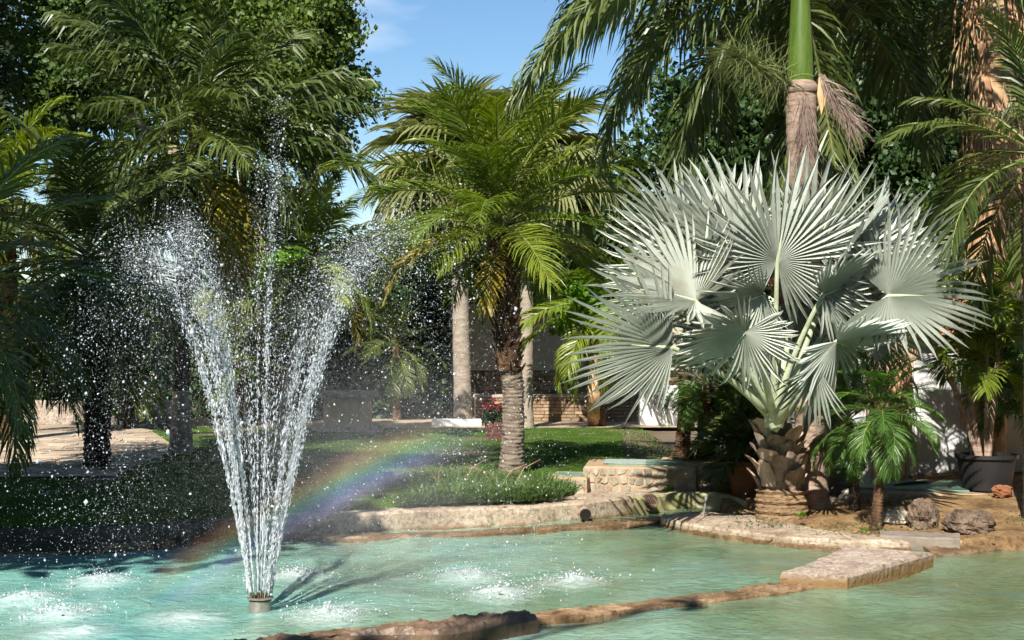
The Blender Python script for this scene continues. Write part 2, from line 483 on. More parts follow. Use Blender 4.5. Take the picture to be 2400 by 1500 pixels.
FOAM = [G(60, 1408), G(235, 1362), G(140, 1440), G(695, 1350), G(770, 1442), G(1170, 1392), G(1345, 1366), G(1095, 1352), G(160, 1490), G(430, 1455)]
def water_mat():
    m, t, b, o = mat_base('pool_water')
    L = t.links.new
    c = N(t, 'ShaderNodeTexCoord'); sep = N(t, 'ShaderNodeSeparateXYZ')
    L(c.outputs['Object'], sep.inputs[0])
    def noise(scale, st=(1, 1, 1), det=4, dist=0.0, rough=0.55):
        mp = N(t, 'ShaderNodeMapping', Scale=st); L(c.outputs['Object'], mp.inputs['Vector'])
        n = N(t, 'ShaderNodeTexNoise', Scale=scale, Detail=det, Roughness=rough, Distortion=dist)
        L(mp.outputs['Vector'], n.inputs['Vector']); return n.outputs['Fac']
    big = noise(0.55, (1, 0.8, 1), 3, 0.6)
    streak = noise(3.4, (1, 1.1, 1), 5, 2.4)
    # paint of the pool shell seen through the water: turquoise, worn to olive towards one side
    mr = N(t, 'ShaderNodeMapRange'); mr.inputs['From Min'].default_value = -3.2; mr.inputs['From Max'].default_value = 2.6
    L(sep.outputs['X'], mr.inputs['Value'])
    ad = N(t, 'ShaderNodeMath', operation='MULTIPLY_ADD'); ad.inputs[1].default_value = 1.5
    L(big, ad.inputs[0]); 
    sb = N(t, 'ShaderNodeMath', operation='MULTIPLY_ADD'); sb.inputs[1].default_value = 0.75; sb.inputs[2].default_value = -0.62
    L(mr.outputs[0], sb.inputs[0]); L(sb.outputs[0], ad.inputs[2])
    r = ramp(t, [(0.05, (0.170, 0.400, 0.365)), (0.40, (0.225, 0.365, 0.290)), (0.72, (0.150, 0.235, 0.150)), (1.0, (0.115, 0.165, 0.085))])
    L(ad.outputs[0], r.inputs['Fac'])
    r2 = ramp(t, [(0.30, (0.60, 0.62, 0.54)), (0.5, (1, 1, 1)), (0.72, (1.25, 1.22, 1.12))])
    L(streak, r2.inputs['Fac'])
    mul = N(t, 'ShaderNodeMixRGB', blend_type='MULTIPLY'); mul.inputs['Fac'].default_value = 0.6
    L(r.outputs[0], mul.inputs['Color1']); L(r2.outputs[0], mul.inputs['Color2'])
    # blue patches where fresh paint shows
    bl = noise(0.9, (1, 1.3, 1), 4, 1.2)
    rb = ramp(t, [(0.60, (0, 0, 0)), (0.72, (0.75, 0.75, 0.75))]); L(bl, rb.inputs['Fac'])
    mb_ = N(t, 'ShaderNodeMixRGB'); mb_.inputs['Color2'].default_value = (0.075, 0.22, 0.225, 1)
    L(rb.outputs[0], mb_.inputs['Fac']); L(mul.outputs[0], mb_.inputs['Color1'])
    # foam where the jets come down
    acc = None
    for i, p in enumerate(FOAM):
        v = N(t, 'ShaderNodeVectorMath', operation='SUBTRACT'); v.inputs[1].default_value = (p.x, p.y, 0)
        L(c.outputs['Object'], v.inputs[0])
        s = N(t, 'ShaderNodeVectorMath', operation='MULTIPLY'); s.inputs[1].default_value = (0.85, 0.62, 0)
        L(v.outputs[0], s.inputs[0])
        l = N(t, 'ShaderNodeVectorMath', operation='LENGTH'); L(s.outputs[0], l.inputs[0])
        k = N(t, 'ShaderNodeMapRange'); k.inputs['From Min'].default_value = 0.5; k.inputs['From Max'].default_value = 0.0
        L(l.outputs['Value'], k.inputs['Value'])
        if acc is None: acc = k.outputs[0]
        else:
            a = N(t, 'ShaderNodeMath', operation='MAXIMUM'); L(acc, a.inputs[0]); L(k.outputs[0], a.inputs[1]); acc = a.outputs[0]
    fn = noise(16, (1, 1.2, 1), 8, 0.8, 0.75)
    fm = N(t, 'ShaderNodeMath', operation='MULTIPLY'); L(acc, fm.inputs[0]); L(fn, fm.inputs[1])
    rf = ramp(t, [(0.20, (0, 0, 0)), (0.56, (0.75, 0.75, 0.75))]); L(fm.outputs[0], rf.inputs['Fac'])
    mf = N(t, 'ShaderNodeMixRGB'); mf.inputs['Color2'].default_value = (0.74, 0.80, 0.80, 1)
    L(rf.outputs[0], mf.inputs['Fac']); L(mb_.outputs[0], mf.inputs['Color1'])
    L(mf.outputs[0], b.inputs['Base Color'])
    b.inputs['Roughness'].default_value = 0.10
    b.inputs['Specular IOR Level'].default_value = 0.32
    h1 = noise(4.2, (1, 1.25, 1), 4, 1.2); h2 = noise(17, (1, 1.2, 1), 3, 0.5)
    hh = N(t, 'ShaderNodeMath', operation='MULTIPLY_ADD'); hh.inputs[1].default_value = 0.3
    L(h2, hh.inputs[0]); L(h1, hh.inputs[2])
    bp = N(t, 'ShaderNodeBump', Strength=0.32, Distance=0.08)
    L(hh.outputs[0], bp.inputs['Height']); L(bp.outputs['Normal'], b.inputs['Normal'])
    return m
M_water = water_mat()

# ------------------------------------------------------------------ ground, water, pool edges
LAWN_Z = 0.30
def height(x, y): return LAWN_Z
kerb_line = [G(-900, 1262, 0.22), G(0, 1242, 0.22), G(300, 1235, 0.22), G(560, 1215, 0.22), G(820, 1205, 0.20), G(1000, 1196, 0.19), G(1240, 1189, 0.19), G(1380, 1178, 0.19), G(1485, 1165, 0.19)]

def ground_sheet():
    mb = MB()
    # far side of the pool: from behind the kerb out to the horizon
    f = [Vector((p.x, p.y + 0.35 if p.x < 0.3 else 17.0, 0.285)) for p in kerb_line] + [Vector((1.6, 17.2, 0.285)), Vector((2.4, 17.6, 0.2)), Vector((4.0, 17.6, 0.2)), Vector((9, 17.6, 0.2))]
    f = [Vector((-400, 13, 0.285))] + f + [Vector((400, 17.6, 0.2))]
    n = len(f); V = [tuple(p) for p in f] + [(p.x if abs(p.x) > 300 else p.x * 1.5, 60, 0.285) for p in f] + [(p.x * 3, 900, 0.285) for p in f]
    Fc = []
    for r_ in range(2):
        for i in range(n - 1): Fc.append((r_ * n + i, r_ * n + i + 1, (r_ + 1) * n + i + 1, (r_ + 1) * n + i))
    mb.add(V, Fc)
    # near bank, behind the viewer
    mb.add([(-400, -300, 0.25), (400, -300, 0.25), (400, 3.2, 0.25), (-400, 3.2, 0.25), (-400, 3.2, -0.7), (400, 3.2, -0.7)], [(0, 1, 2, 3), (3, 2, 5, 4)])
    return tag(mb.build('ground', M_ground), 'bare earth ground round the garden pool', kind='structure')
ground_sheet()

def lawn_sheet():
    mb = MB(); a = resample([Vector((-13, 12.3, 0))] + [p for p in kerb_line], 40)
    n = len(a); V = []
    rows = 22
    for j in range(rows):
        for i in range(n):
            p = a[i]; y0 = p.y + 0.30 if p.x < 0.30 else 16.95
            y1 = 26.4 + 0.5 * math.sin(p.x * 0.9)
            y = y0 + (0 if j == 0 else 0.03 if j == 1 else (y1 - y0) * (j - 1) / (rows - 2))
            x = p.x + (p.x * 0.25 + 0.4) * j / (rows - 1)
            z = 0.292 + 0.02 * fbm((x, y, 0), 0.7)
            if j == 0: z = 0.10
            V.append((x, y, z))
    Fc = [(j * n + i, j * n + i + 1, (j + 1) * n + i + 1, (j + 1) * n + i) for j in range(rows - 1) for i in range(n - 1)]
    mb.add(V, Fc)
    return tag(mb.build('lawn', M_lawn, smooth=True), 'mown green lawn behind the pool kerb', kind='structure')
lawn_sheet()

def grass_blades():
    n = 60000
    y = rng.uniform(13.6, 26.3, n)
    x = rng.uniform(-0.37, 0.15, n) * y
    keep = (x < 2.4) & ~((x > 0.25) & (y < 17.9)) & ~((y < 16.2) & (x > -0.4)) & ~((x < -4.6) & (y > 16.5))
    kx = np.array([p.x for p in kerb_line]); ky = np.array([p.y for p in kerb_line])
    keep &= y > np.interp(x, kx, ky) + 0.45
    x, y = x[keep], y[keep]; n = len(x)
    h = rng.uniform(0.015, 0.034, n) * (1 + 0.3 * rng.standard_normal(n)).clip(0.5, 1.6)
    a = rng.uniform(0, 2 * np.pi, n); wd = 0.006 + 0.004 * rng.random(n)
    base = np.stack([x, y, np.full(n, 0.285)], 1)
    side = np.stack([np.cos(a), np.sin(a), np.zeros(n)], 1) * wd[:, None]
    lean = np.stack([rng.normal(0, 0.5, n), rng.normal(0, 0.5, n), np.ones(n)], 1) * h[:, None]
    V = np.concatenate([base - side, base + side, base + lean]).reshape(3, n, 3).transpose(1, 0, 2).reshape(-1, 3)
    Fa = np.arange(3 * n).reshape(n, 3)
    o = put(bpy.data.objects.new('grass', fast_mesh('grass', V, Fa, M_blade)))
    tag(o, 'short green grass blades of the lawn', 'grass', kind='stuff')
grass_blades()

def water_sheet():
    xs = np.concatenate([[-30, -15], np.linspace(-8, 8, 161), [15, 30]])
    ys = np.concatenate([[3.0, 5.0], np.linspace(6.5, 17.0, 150)])
    X, Y = np.meshgrid(xs, ys)
    Z = 0.010 * np.sin(3.1 * X + 1.7 * Y + 0.8 * np.sin(2.3 * Y)) + 0.008 * np.sin(-2.2 * X + 4.3 * Y + 1.3 * np.sin(1.9 * X)) + 0.006 * np.sin(7 * X + 2.0 * Y) + 0.005 * np.sin(3 * X - 8 * Y + np.sin(5 * X))
    foam = np.zeros_like(X)
    for p in FOAM: foam = np.maximum(foam, np.exp(-(((X - p.x) / 0.22) ** 2 + ((Y - p.y) / 0.28) ** 2)))
    Z = Z + foam * (0.01 + 0.05 * rng.random(X.shape))
    V = np.stack([X, Y, Z], -1).reshape(-1, 3)
    nx, ny = len(xs), len(ys)
    idx = np.arange(nx * ny).reshape(ny, nx)
    Fa = np.stack([idx[:-1, :-1], idx[:-1, 1:], idx[1:, 1:], idx[1:, :-1]], -1).reshape(-1, 4)
    o = put(bpy.data.objects.new('water', fast_mesh('water', V, Fa, M_water, True)))
    tag(o, 'rippled turquoise green water of the pool', kind='structure')
water_sheet()

def sh(pts, dy, dx=0.0): return [Vector((p.x + dx, p.y + dy, p.z)) for p in pts]

# kerb wall along the lawn
front = [Vector((p.x, p.y, 0)) for p in kerb_line]
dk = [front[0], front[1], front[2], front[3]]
o = strip(dk, sh(dk, 0.38), -0.4, 0.20, n=110, m=5, jit=0.014, bev=0.03, seed=8).build('kerb_wall', M_shadekerb)
tag(o, 'kerb wall along the near lawn, its stone coloured darker for the shade', 'kerb wall')
kb = strip(front[3:], sh(front[3:], 0.38), -0.4, 0.20, n=110, m=5, jit=0.007, bev=0.025, seed=3).build('kerb_wall', M_kerb, smooth=False)
tag(kb, 'long pale rendered kerb wall curving along the far side of the pool', 'kerb wall')
# outlet hole in it
th = thing('outlet_pipe', G(1370, 1222), 'dark round drain outlet with broken lip in the pale kerb wall', 'drain outlet')
hp = P(1372, 1205, 14.86)
mb = MB(); tube(mb, [hp + Vector((0, -0.035, 0)), hp + Vector((0, 0.2, 0))], [0.060, 0.060], 20, cap=False)
mb.build('pipe', M_kerb, th)
mb = MB(); lathe(mb, [(0.0, 0), (0.056, 0)], (0, 0, 0), 20); mb.build('opening', M_hole, th, Matrix.Translation(hp + Vector((0, -0.032, 0))) @ Matrix.Rotation(R(90), 4, 'X'))

# low weir between pool and channel
weir_f = [G(-700, 1325), G(0, 1305), G(170, 1299)]
wf2 = [G(178, 1300), G(330, 1291), G(560, 1266)]
wf3 = [G(560, 1263), G(820, 1268), G(1050, 1262), G(1250, 1250)]
wf4 = [G(1255, 1252), G(1400, 1243), G(1560, 1228)]
for nm, pts, wd, zt, lab in (('weir_edge', weir_f, 0.22, 0.02, 'low wet brown edge stone in the shade by the kerb wall'),
                            ('weir_edge', wf2, 0.34, 0.075, 'raised ochre edge stone with a square end on the far pool rim'),
                            ('weir_edge', wf3, 0.26, 0.035, 'long low brown rim stone just above the water behind the fountain'),
                            ('weir_edge', wf4, 0.30, 0.05, 'orange brown rim stone running up to the island kerb')):
    o = strip(pts, sh(pts, wd), -0.4, zt, n=50, m=5, jit=0.016, bev=0.015, seed=random.random() * 50).build(nm, M_wet)
    tag(o, lab, 'rim stone', 'rim stones along the far side of the pool')

# small basin with plastered wall and round grille
bas = [P(1486, 1208, 15.5), P(1560, 1205, 15.95), P(1640, 1200, 16.1), P(1710, 1195, 15.85), P(1752, 1190, 15.2)]
bas = [Vector((p.x, p.y, 0)) for p in bas]
o = strip(bas, sh(bas, 0.22), -0.4, 0.185, n=50, m=4, jit=0.006, bev=0.02, seed=9).build('basin_wall', M_basin)
tag(o, 'curved algae stained plaster wall of the small side basin', 'basin wall')
g = thing('drain_grille', P(1522, 1195, 15.7), 'round rusty drain grille with holes on the basin wall', 'drain grille')
gm = Matrix.Translation(P(1522, 1176, 15.66)) @ Matrix.Rotation(R(98), 4, 'X') @ Matrix.Rotation(R(-8), 4, 'Y')
mb = MB(); lathe(mb, [(0.0, 0.012), (0.078, 0.012), (0.082, 0.020), (0.094, 0.020), (0.096, 0.0)], (0, 0, 0), 28); mb.build('plate', surf('rusty_plate', [(0.09, 0.055, 0.035), (0.24, 0.16, 0.11)], 20, bump=0.4), g, gm)
for (hx, hy) in [(-0.05, 0.012), (-0.025, 0.012), (0, 0.012), (0.025, 0.012), (0.05, 0.012), (-0.0375, 0.034), (-0.0125, 0.034), (0.0125, 0.034), (0.0375, 0.034), (-0.025, 0.056), (0, 0.058), (0.025, 0.056), (-0.06, -0.006), (-0.035, -0.01), (-0.01, -0.01), (0.015, -0.01), (0.04, -0.01), (0.062, -0.006)]:
    mb = MB(); lathe(mb, [(0, 0), (0.0098, 0)], (0, 0, 0), 10); mb.build('hole', M_hole, g, gm @ Matrix.Translation((hx, hy, 0.0135)))

# island with the silver palm: concrete rim, soil
isl_f = [G(1548, 1234), G(1600, 1246), G(1700, 1262), G(1830, 1279), G(1990, 1292), G(2120, 1292), G(2260, 1281)]
isl_b = [G(1556, 1206, 0.09), G(1640, 1200, 0.09), G(1760, 1207, 0.09), G(1900, 1238, 0.09), G(2030, 1255, 0.09), G(2130, 1262, 0.09), G(2255, 1268, 0.09)]
o = strip([p + Vector((-0.002, -0.012, 0)) for p in isl_f], sh(isl_f, 0.05), -0.4, 0.034, n=110, m=3, jit=0.012, bev=0.01, seed=2).build('waterline_ledge', M_wet)
tag(o, 'orange brown wet ledge at the foot of the island rim', 'ledge')

def soil_sheet():
    x = np.linspace(1.75, 12, 120); y = np.linspace(12.3, 17.9, 70)
    X, Y = np.meshgrid(x, y)
    bx = np.array([p.x for p in isl_b] + [12.0]); by = np.array([p.y for p in isl_b] + [13.0])
    edge = np.interp(X, bx, by)
    Z = 0.085 + np.clip((Y - edge) * 0.05, -0.4, 0.11) + 0.015 * np.sin(X * 3 + Y * 2)
    Z += np.array([[0.02 * fbm((a, b, 0), 2.2) for a, b in zip(ra, rb)] for ra, rb in zip(X, Y)])
    Z = np.where(Y < edge - 0.02, -0.25, Z)
    Z = np.where((X < 2.35) & (Y > 14.9), np.minimum(Z, -0.25), Z)
    Z += np.clip((X - 4.2), 0, 4) * 0.05 * (Y > edge)
    V = np.stack([X, Y, Z], -1).reshape(-1, 3); nx, ny = len(x), len(y)
    idx = np.arange(nx * ny).reshape(ny, nx)
    Fa = np.stack([idx[:-1, :-1], idx[:-1, 1:], idx[1:, 1:], idx[1:, :-1]], -1).reshape(-1, 4)
    o = put(bpy.data.objects.new('soil', fast_mesh('soil', V, Fa, M_soil, True)))
    tag(o, 'dry brown soil of the palm island', kind='structure')
soil_sheet()
# wet sandy shelf where the soil meets the water at one side
sf = [G(2190, 1312), G(2300, 1296), G(2420, 1281), G(2600, 1270)]
sb_ = [G(2140, 1268, 0.03), G(2260, 1266, 0.05), G(2420, 1248, 0.08), G(2600, 1238, 0.08)]
o = strip(sf, sb_, -0.4, 0.03, n=50, m=6, jit=0.012, bev=0.02, seed=5, slope=0.05).build('sandy_shelf', M_wet)
tag(o, 'wet ochre shelf sloping from the soil into the near pool', 'ledge')

# dividing wall between the two pools
dn = [G(940, 1520), G(1100, 1497), G(1268, 1466), G(1420, 1445), G(1600, 1422), G(1760, 1402), G(1960, 1378)]
df = [G(520, 1520), G(760, 1488), G(1268, 1441), G(1400, 1428), G(1560, 1407), G(1700, 1392), G(1850, 1372)]
def masonry(name, label, cat, front_, back_, z0, z1, k, mat, n, m, jit, bev, vary=0.012, seed=0):
    "a rim laid of separate long stones with open joints"
    fr_, bk_ = resample(front_, k * 20 + 1), resample(back_, k * 20 + 1)
    t = thing(name, (Vector(front_[0]) + Vector(back_[-1])) / 2, label, cat)
    cuts = [0] + [int(20 * (q + random.uniform(-0.3, 0.3))) for q in range(1, k)] + [k * 20]
    for q in range(k):
        i0, i1 = cuts[q], cuts[q + 1]
        strip(fr_[i0:i1 + 1], bk_[i0:i1 + 1], z0, z1 + random.uniform(-vary, vary), n=max(8, n // k), m=m, jit=jit, bev=bev, seed=seed + q * 3.7).build('stone', mat, t)
    return t
masonry('island_rim', 'broad worn concrete rim of the palm island, brown at the waterline', 'pool rim', isl_f, isl_b, -0.4, 0.095, 6, M_kerb, 132, 9, 0.010, 0.025, 0.005, 21)
masonry('dividing_wall', 'low wet brown wall dividing the two pools across the foreground', 'pool wall', dn, df, -0.5, 0.030, 7, M_wet, 154, 9, 0.013, 0.016, 0.008, 33)
bf = [Vector((2.06, 10.93, 0)), Vector((2.53, 10.80, 0)), ]
blk = strip([Vector((2.06, 10.93, 0)), Vector((2.30, 11.28, 0)), Vector((2.89, 12.32, 0))], [Vector((2.54, 10.78, 0)), Vector((2.92, 11.2, 0)), Vector((3.54, 11.95, 0))], -0.5, 0.125, n=46, m=16, jit=0.012, bev=0.02, seed=41).build('stone_block', M_block)
tag(blk, 'big flat pale stone block joining the dividing wall to the island', 'stone block')
o = strip([G(380, 1560, 0.04), G(700, 1508, 0.04), G(1060, 1504, 0.04), G(1262, 1471, 0.04)], [G(350, 1530, 0.12), G(640, 1496, 0.12), G(985, 1449, 0.12), G(1185, 1427, 0.12)], -0.5, 0.115, n=90, m=14, jit=0.028, bev=0.03, seed=55).build('shaded_slab', M_darkstone)
tag(o, 'dark split slab lying on the dividing wall at the bottom edge', 'stone slab')

# stone planters beyond the small basin (clad with irregular stones)
def clad_wall(name, label, a, b, depth, z0, z1, nx, ny, topmat=None):
    a, b = Vector(a), Vector(b); d = (b - a); ln = d.length; d.normalize()
    nrm = Vector((d.y, -d.x, 0))
    M_ = Matrix(((d.x, -nrm.x, 0, a.x), (d.y, -nrm.y, 0, a.y), (0, 0, 1, 0), (0, 0, 0, 1)))
    t = thing(name, (a + b) / 2 + Vector((0, 0, z0)), label, 'stone planter')
    mb = MB(); bbox_bev(mb, 0, ln, 0, depth, z0 - 0.1, z1, 0.02, M=M_); mb.build('core', M_mortar, t)
    for (cx, cy), poly in cells(0.01, ln - 0.01, z0, z1 - 0.012, nx, ny, gap=0.014):
        k = len(poly); q = MB(); th_ = random.uniform(0.008, 0.02)
        V = [(x, 0.002, z) for x, z in poly] + [(cx + (x - cx) * 0.9, -th_, cy + (z - cy) * 0.9) for x, z in poly]
        q.add([M_ @ Vector(v) for v in V], [tuple(range(2 * k - 1, k - 1, -1))[::-1]] + [(i, (i + 1) % k, k + (i + 1) % k, k + i) for i in range(k)])
        q.build('stone', M_stone, t)
    return t, M_, ln
t, M_, ln = clad_wall('stone_planter', 'stone clad planter with green mesh lid behind the basin', P(1362, 1150, 17.0) * Vector((1, 1, 0)) if False else Vector((0.83, 16.6, 0)), Vector((2.13, 16.45, 0)), 1.1, 0.12, 0.44, 13, 3)
mb = MB(); bbox_bev(mb, 0.28, ln - 0.12, 0.14, 0.96, 0.40, 0.452, 0.006, M=M_); mb.build('lid', M_lid, t)
mb = MB(); bbox_bev(mb, 0.22, 0.72, 0.30, 0.90, 0.452, 0.456, 0.001, M=M_); mb.build('mesh_panel', surf('pale_mesh', [(0.26, 0.33, 0.30), (0.40, 0.45, 0.40)], 40, bump=0.4), t)
t, M_, ln = clad_wall('stone_planter', 'lower stone clad step with small green lid beside the border grass', Vector((0.40, 16.40, 0)), Vector((0.86, 16.32, 0)), 0.75, 0.12, 0.335, 4, 2)
mb = MB(); bbox_bev(mb, 0.06, ln - 0.06, 0.12, 0.55, 0.30, 0.344, 0.005, M=M_); mb.build('lid', M_lid, t)
t, M_, ln = clad_wall('stone_planter', 'shaded stone clad planter striped by frond shadows', Vector((2.15, 16.55, 0)), Vector((2.95, 16.75, 0)), 1.2, 0.12, 0.46, 6, 3)
mb = MB(); bbox_bev(mb, 0.05, ln - 0.05, 0.08, 1.1, 0.40, 0.475, 0.01, M=M_, jit=0.01); mb.build('soil_fill', M_soil, t)
# paving between basin and planters
mb = MB(); a = [P(1240, 1165, 15.6), P(1340, 1160, 15.9), P(1440, 1150, 15.9), P(1560, 1150, 16.25), P(1700, 1150, 16.3), P(1760, 1160, 15.6)]
a = [Vector((p.x, p.y + 0.02, 0)) for p in a]
o = strip(a, [Vector((p.x, 17.6, 0)) for p in a], -0.1, 0.155, n=60, m=6, jit=0.01, bev=0.02, seed=12).build('basin_paving', M_kerb)
tag(o, 'pale concrete apron round the small basin', kind='structure')

# platform with green lid by the white wall
t, M_, ln = clad_wall('lidded_platform', 'low stone platform under a broad green lid by the white wall', P(1972, 1178, 15.7) * Vector((1, 1, 0)), P(2330, 1180, 15.2) * Vector((1, 1, 0)), 1.35, 0.10, 0.26, 12, 1)
mb = MB(); bbox_bev(mb, 0.05, ln - 0.25, 0.10, 1.25, 0.22, 0.285, 0.01, M=M_, jit=0.006); mb.build('lid', M_lid, t)
mb = MB(); tube(mb, [M_ @ Vector((0.55, 0.35, 0.30)), M_ @ Vector((0.9, 0.75, 0.31)), M_ @ Vector((1.05, 1.0, 0.33))], [0.012, 0.02, 0.012], 5); 
tag(mb.build('dead_stalk', M_darktrunk), 'dark dead leaf stalk lying on the green lid', 'stalk')

def rock(name, label, c, r, mat, sub=24, amp=0.25, cat='rock', fr=2.2, group=None):
    mb = MB(); V, Fc = [], []; nu, nv = sub, sub // 2 + 4
    c = Vector(c); sd = random.random() * 100
    for j in range(nv + 1):
        ph = math.pi * j / nv
        for i in range(nu):
            u = 2 * math.pi * i / nu
            d = Vector((math.sin(ph) * math.cos(u), math.sin(ph) * math.sin(u), math.cos(ph)))
            k = 1 + amp * fbm(d + Vector((sd, 0, 0)), fr, 5) + amp * 0.35 * fbm(d + Vector((0, sd, 0)), 7, 3)
            V.append(c + Vector((d.x * r[0] * k, d.y * r[1] * k, d.z * r[2] * k)))
    for j in range(nv):
        for i in range(nu):
            i2 = (i + 1) % nu
            Fc.append((j * nu + i, (j + 1) * nu + i, (j + 1) * nu + i2, j * nu + i2))
    mb.add(V, Fc)
    return tag(mb.build(name, mat), label, cat, group)
rock('boulder', 'rounded brown tufa boulder standing upright beside the larger one', P(2163, 1213, 13.6), (0.145, 0.15, 0.175), M_rock, 40, 0.22, 'boulder', 2.6)
rock('boulder', 'broad rough brown tufa boulder at the corner of the island kerb', P(2272, 1229, 13.3), (0.235, 0.20, 0.14), M_rock, 44, 0.18, 'boulder', 2.6)
rock('stone', 'white limestone lump on the soil beside the silver palm', P(1945, 1178, 15.2), (0.13, 0.09, 0.06), M_slab, 20, 0.25, 'stone')
rock('stone', 'flat grey rock between small palm trunk and boulders', P(2110, 1215, 13.9), (0.24, 0.14, 0.075), M_stone, 24, 0.3, 'stone')
rock('stone', 'small reddish stone on the platform end', P(2350, 1152, 15.0), (0.11, 0.08, 0.07), M_terra, 18, 0.3, 'stone')
rock('stone', 'squared grey corner stone of the platform', P(1985, 1172, 15.4), (0.085, 0.08, 0.12), M_stone, 18, 0.2, 'stone')
o = strip([G(2062, 1262, 0.10), G(2150, 1266, 0.10), G(2250, 1270, 0.10)], [G(2062, 1250, 0.10), G(2150, 1253, 0.10), G(2250, 1256, 0.10)], 0.0, 0.128, n=40, m=4, jit=0.006, bev=0.01, seed=77).build('edging_plank', surf('grey_beam', [(0.17, 0.14, 0.11), (0.30, 0.25, 0.20)], 4, bump=0.5))
tag(o, 'straight grey edging beam in front of the boulders', 'edging')
for (x0, y0, x1, y1, lab) in ((2195, 1186, 2262, 1186, 'pale paving slab with narrow joint before the platform'), (2266, 1187, 2330, 1180, 'pale paving slab next to the reddish stone'), (2290, 1205, 2400, 1172, 'tilted grey paving slab at the frame edge')):
    o = strip([P(x0, y0 + 8, 14.9), P(x1, y1 + 8, 14.9)], [P(x0 + 6, y0 - 6, 15.4), P(x1 + 6, y1 - 6, 15.4)], 0.0, 0.17, n=16, m=6, jit=0.01, bev=0.012, seed=x0).build('paving_slab', M_slab)
    tag(o, lab, 'paving slab', 'slabs before the lidded platform')
mb = MB(); q = P(1650, 1208, 14.6)
tube(mb, [q + Vector((-0.01, 0, -0.02)), q + Vector((0.02, 0, 0.17))], [0.009, 0.009], 8)
t = thing('standpipe', q, 'thin grey standpipe sticking out of the island rim', 'pipe'); mb.build('pipe', M_pipe, t)
mb = MB(); tube(mb, [q + Vector((0.02, 0, 0.165)), q + Vector((0.022, 0, 0.192))], [0.015, 0.013], 8); mb.build('cap', M_pipe, t)

# ------------------------------------------------------------------ paths, walls, buildings behind
def path_sheet():
    t = tag(MB().add([(-16, 16.0, 0.30), (-4.75, 16.9, 0.30), (-5.0, 21.3, 0.30), (-7.0, 27, 0.30), (-22, 29, 0.30)], [(0, 1, 2, 3, 4)]).build('path', M_tanpath), 'sunlit flagstone path beside the lawn', kind='structure')
    for (cx, cy), poly in cells(-8.6, -4.8, 17.2, 26.5, 8, 17, gap=0.02):
        lim = -4.85 - max(0, (cy - 21)) * 0.35
        if cx > lim - 0.2 or cx < -cy * 0.375: continue
        k = len(poly); z = 0.306 + random.uniform(0, 0.012)
        V = [(x, y, 0.29) for x, y in poly] + [(x, y, z) for x, y in poly]
        MB().add(V, [tuple(range(k, 2 * k))] + [(i, (i + 1) % k, k + (i + 1) % k, k + i) for i in range(k)]).build('flagstone', M_path, t)
path_sheet()
tag(MB().add([(-3.5, 26.3, 0.296), (4.6, 26.6, 0.296), (4.9, 30.4, 0.296), (-3.5, 30.4, 0.296)], [(0, 1, 2, 3)]).build('path', M_tanpath), 'sandy path before the brick wall', kind='structure')

def bricks(t, x0, x1, y, z0, z1, h, lmin, lmax, mat, dep=0.03):
    z = z0
    while z + h <= z1 + 1e-6:
        x = x0 - random.uniform(0, lmin)
        while x < x1:
            l = random.uniform(lmin, lmax)
            a, b = max(x, x0), min(x + l, x1)
            if b - a > 0.06:
                mb = MB(); p = random.uniform(-0.012, 0.008)
                box(mb, a + 0.007, b - 0.007, y - dep + p, y + 0.01, z + 0.007, z + h - 0.006); mb.build('brick', mat, t)
            x += l
        z += h
t = thing('brick_bench_wall', (1.6, 28.4, 0.3), 'low wall of long thin tan bricks under the cream wall', 'brick wall')
mb = MB(); box(mb, -0.75, 3.9, 28.5, 28.9, 0.2, 0.78); mb.build('core', M_joint, t)
mb = MB(); bbox_bev(mb, -0.78, 3.93, 28.44, 28.92, 0.78, 0.83, 0.01); mb.build('coping', M_slab, t)
bricks(t, -0.75, 3.9, 28.5, 0.30, 0.78, 0.068, 0.22, 0.5, M_brick)
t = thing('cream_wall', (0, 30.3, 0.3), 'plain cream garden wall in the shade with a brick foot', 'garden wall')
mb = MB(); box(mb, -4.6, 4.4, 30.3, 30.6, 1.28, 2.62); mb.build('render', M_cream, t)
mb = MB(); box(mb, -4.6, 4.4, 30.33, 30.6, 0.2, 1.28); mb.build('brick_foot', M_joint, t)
bricks(t, -0.6, 3.4, 30.33, 0.66, 1.26, 0.1, 0.3, 0.6, M_brick, 0.02)
mb = MB(); bbox_bev(mb, -4.7, 4.5, 30.24, 30.66, 2.62, 2.70, 0.02); mb.build('coping', M_cream, t)
for (x0, x1, z1, Y, lab) in ((1500, 1592, 1.05, 27.3, 'low white wall stub lit beneath the silver fan'), (1672, 1770, 1.1, 22.5, 'low white wall behind the potted palms'), (1012, 1128, 0.43, 26.9, 'white kerb bench at the far edge of the lawn')):
    mb = MB(); bbox_bev(mb, (x0 - 1200) * Y / FPX, (x1 - 1200) * Y / FPX, Y, Y + 0.3, 0.2, z1, 0.02)
    tag(mb.build('low_wall', M_white), lab, 'low wall')

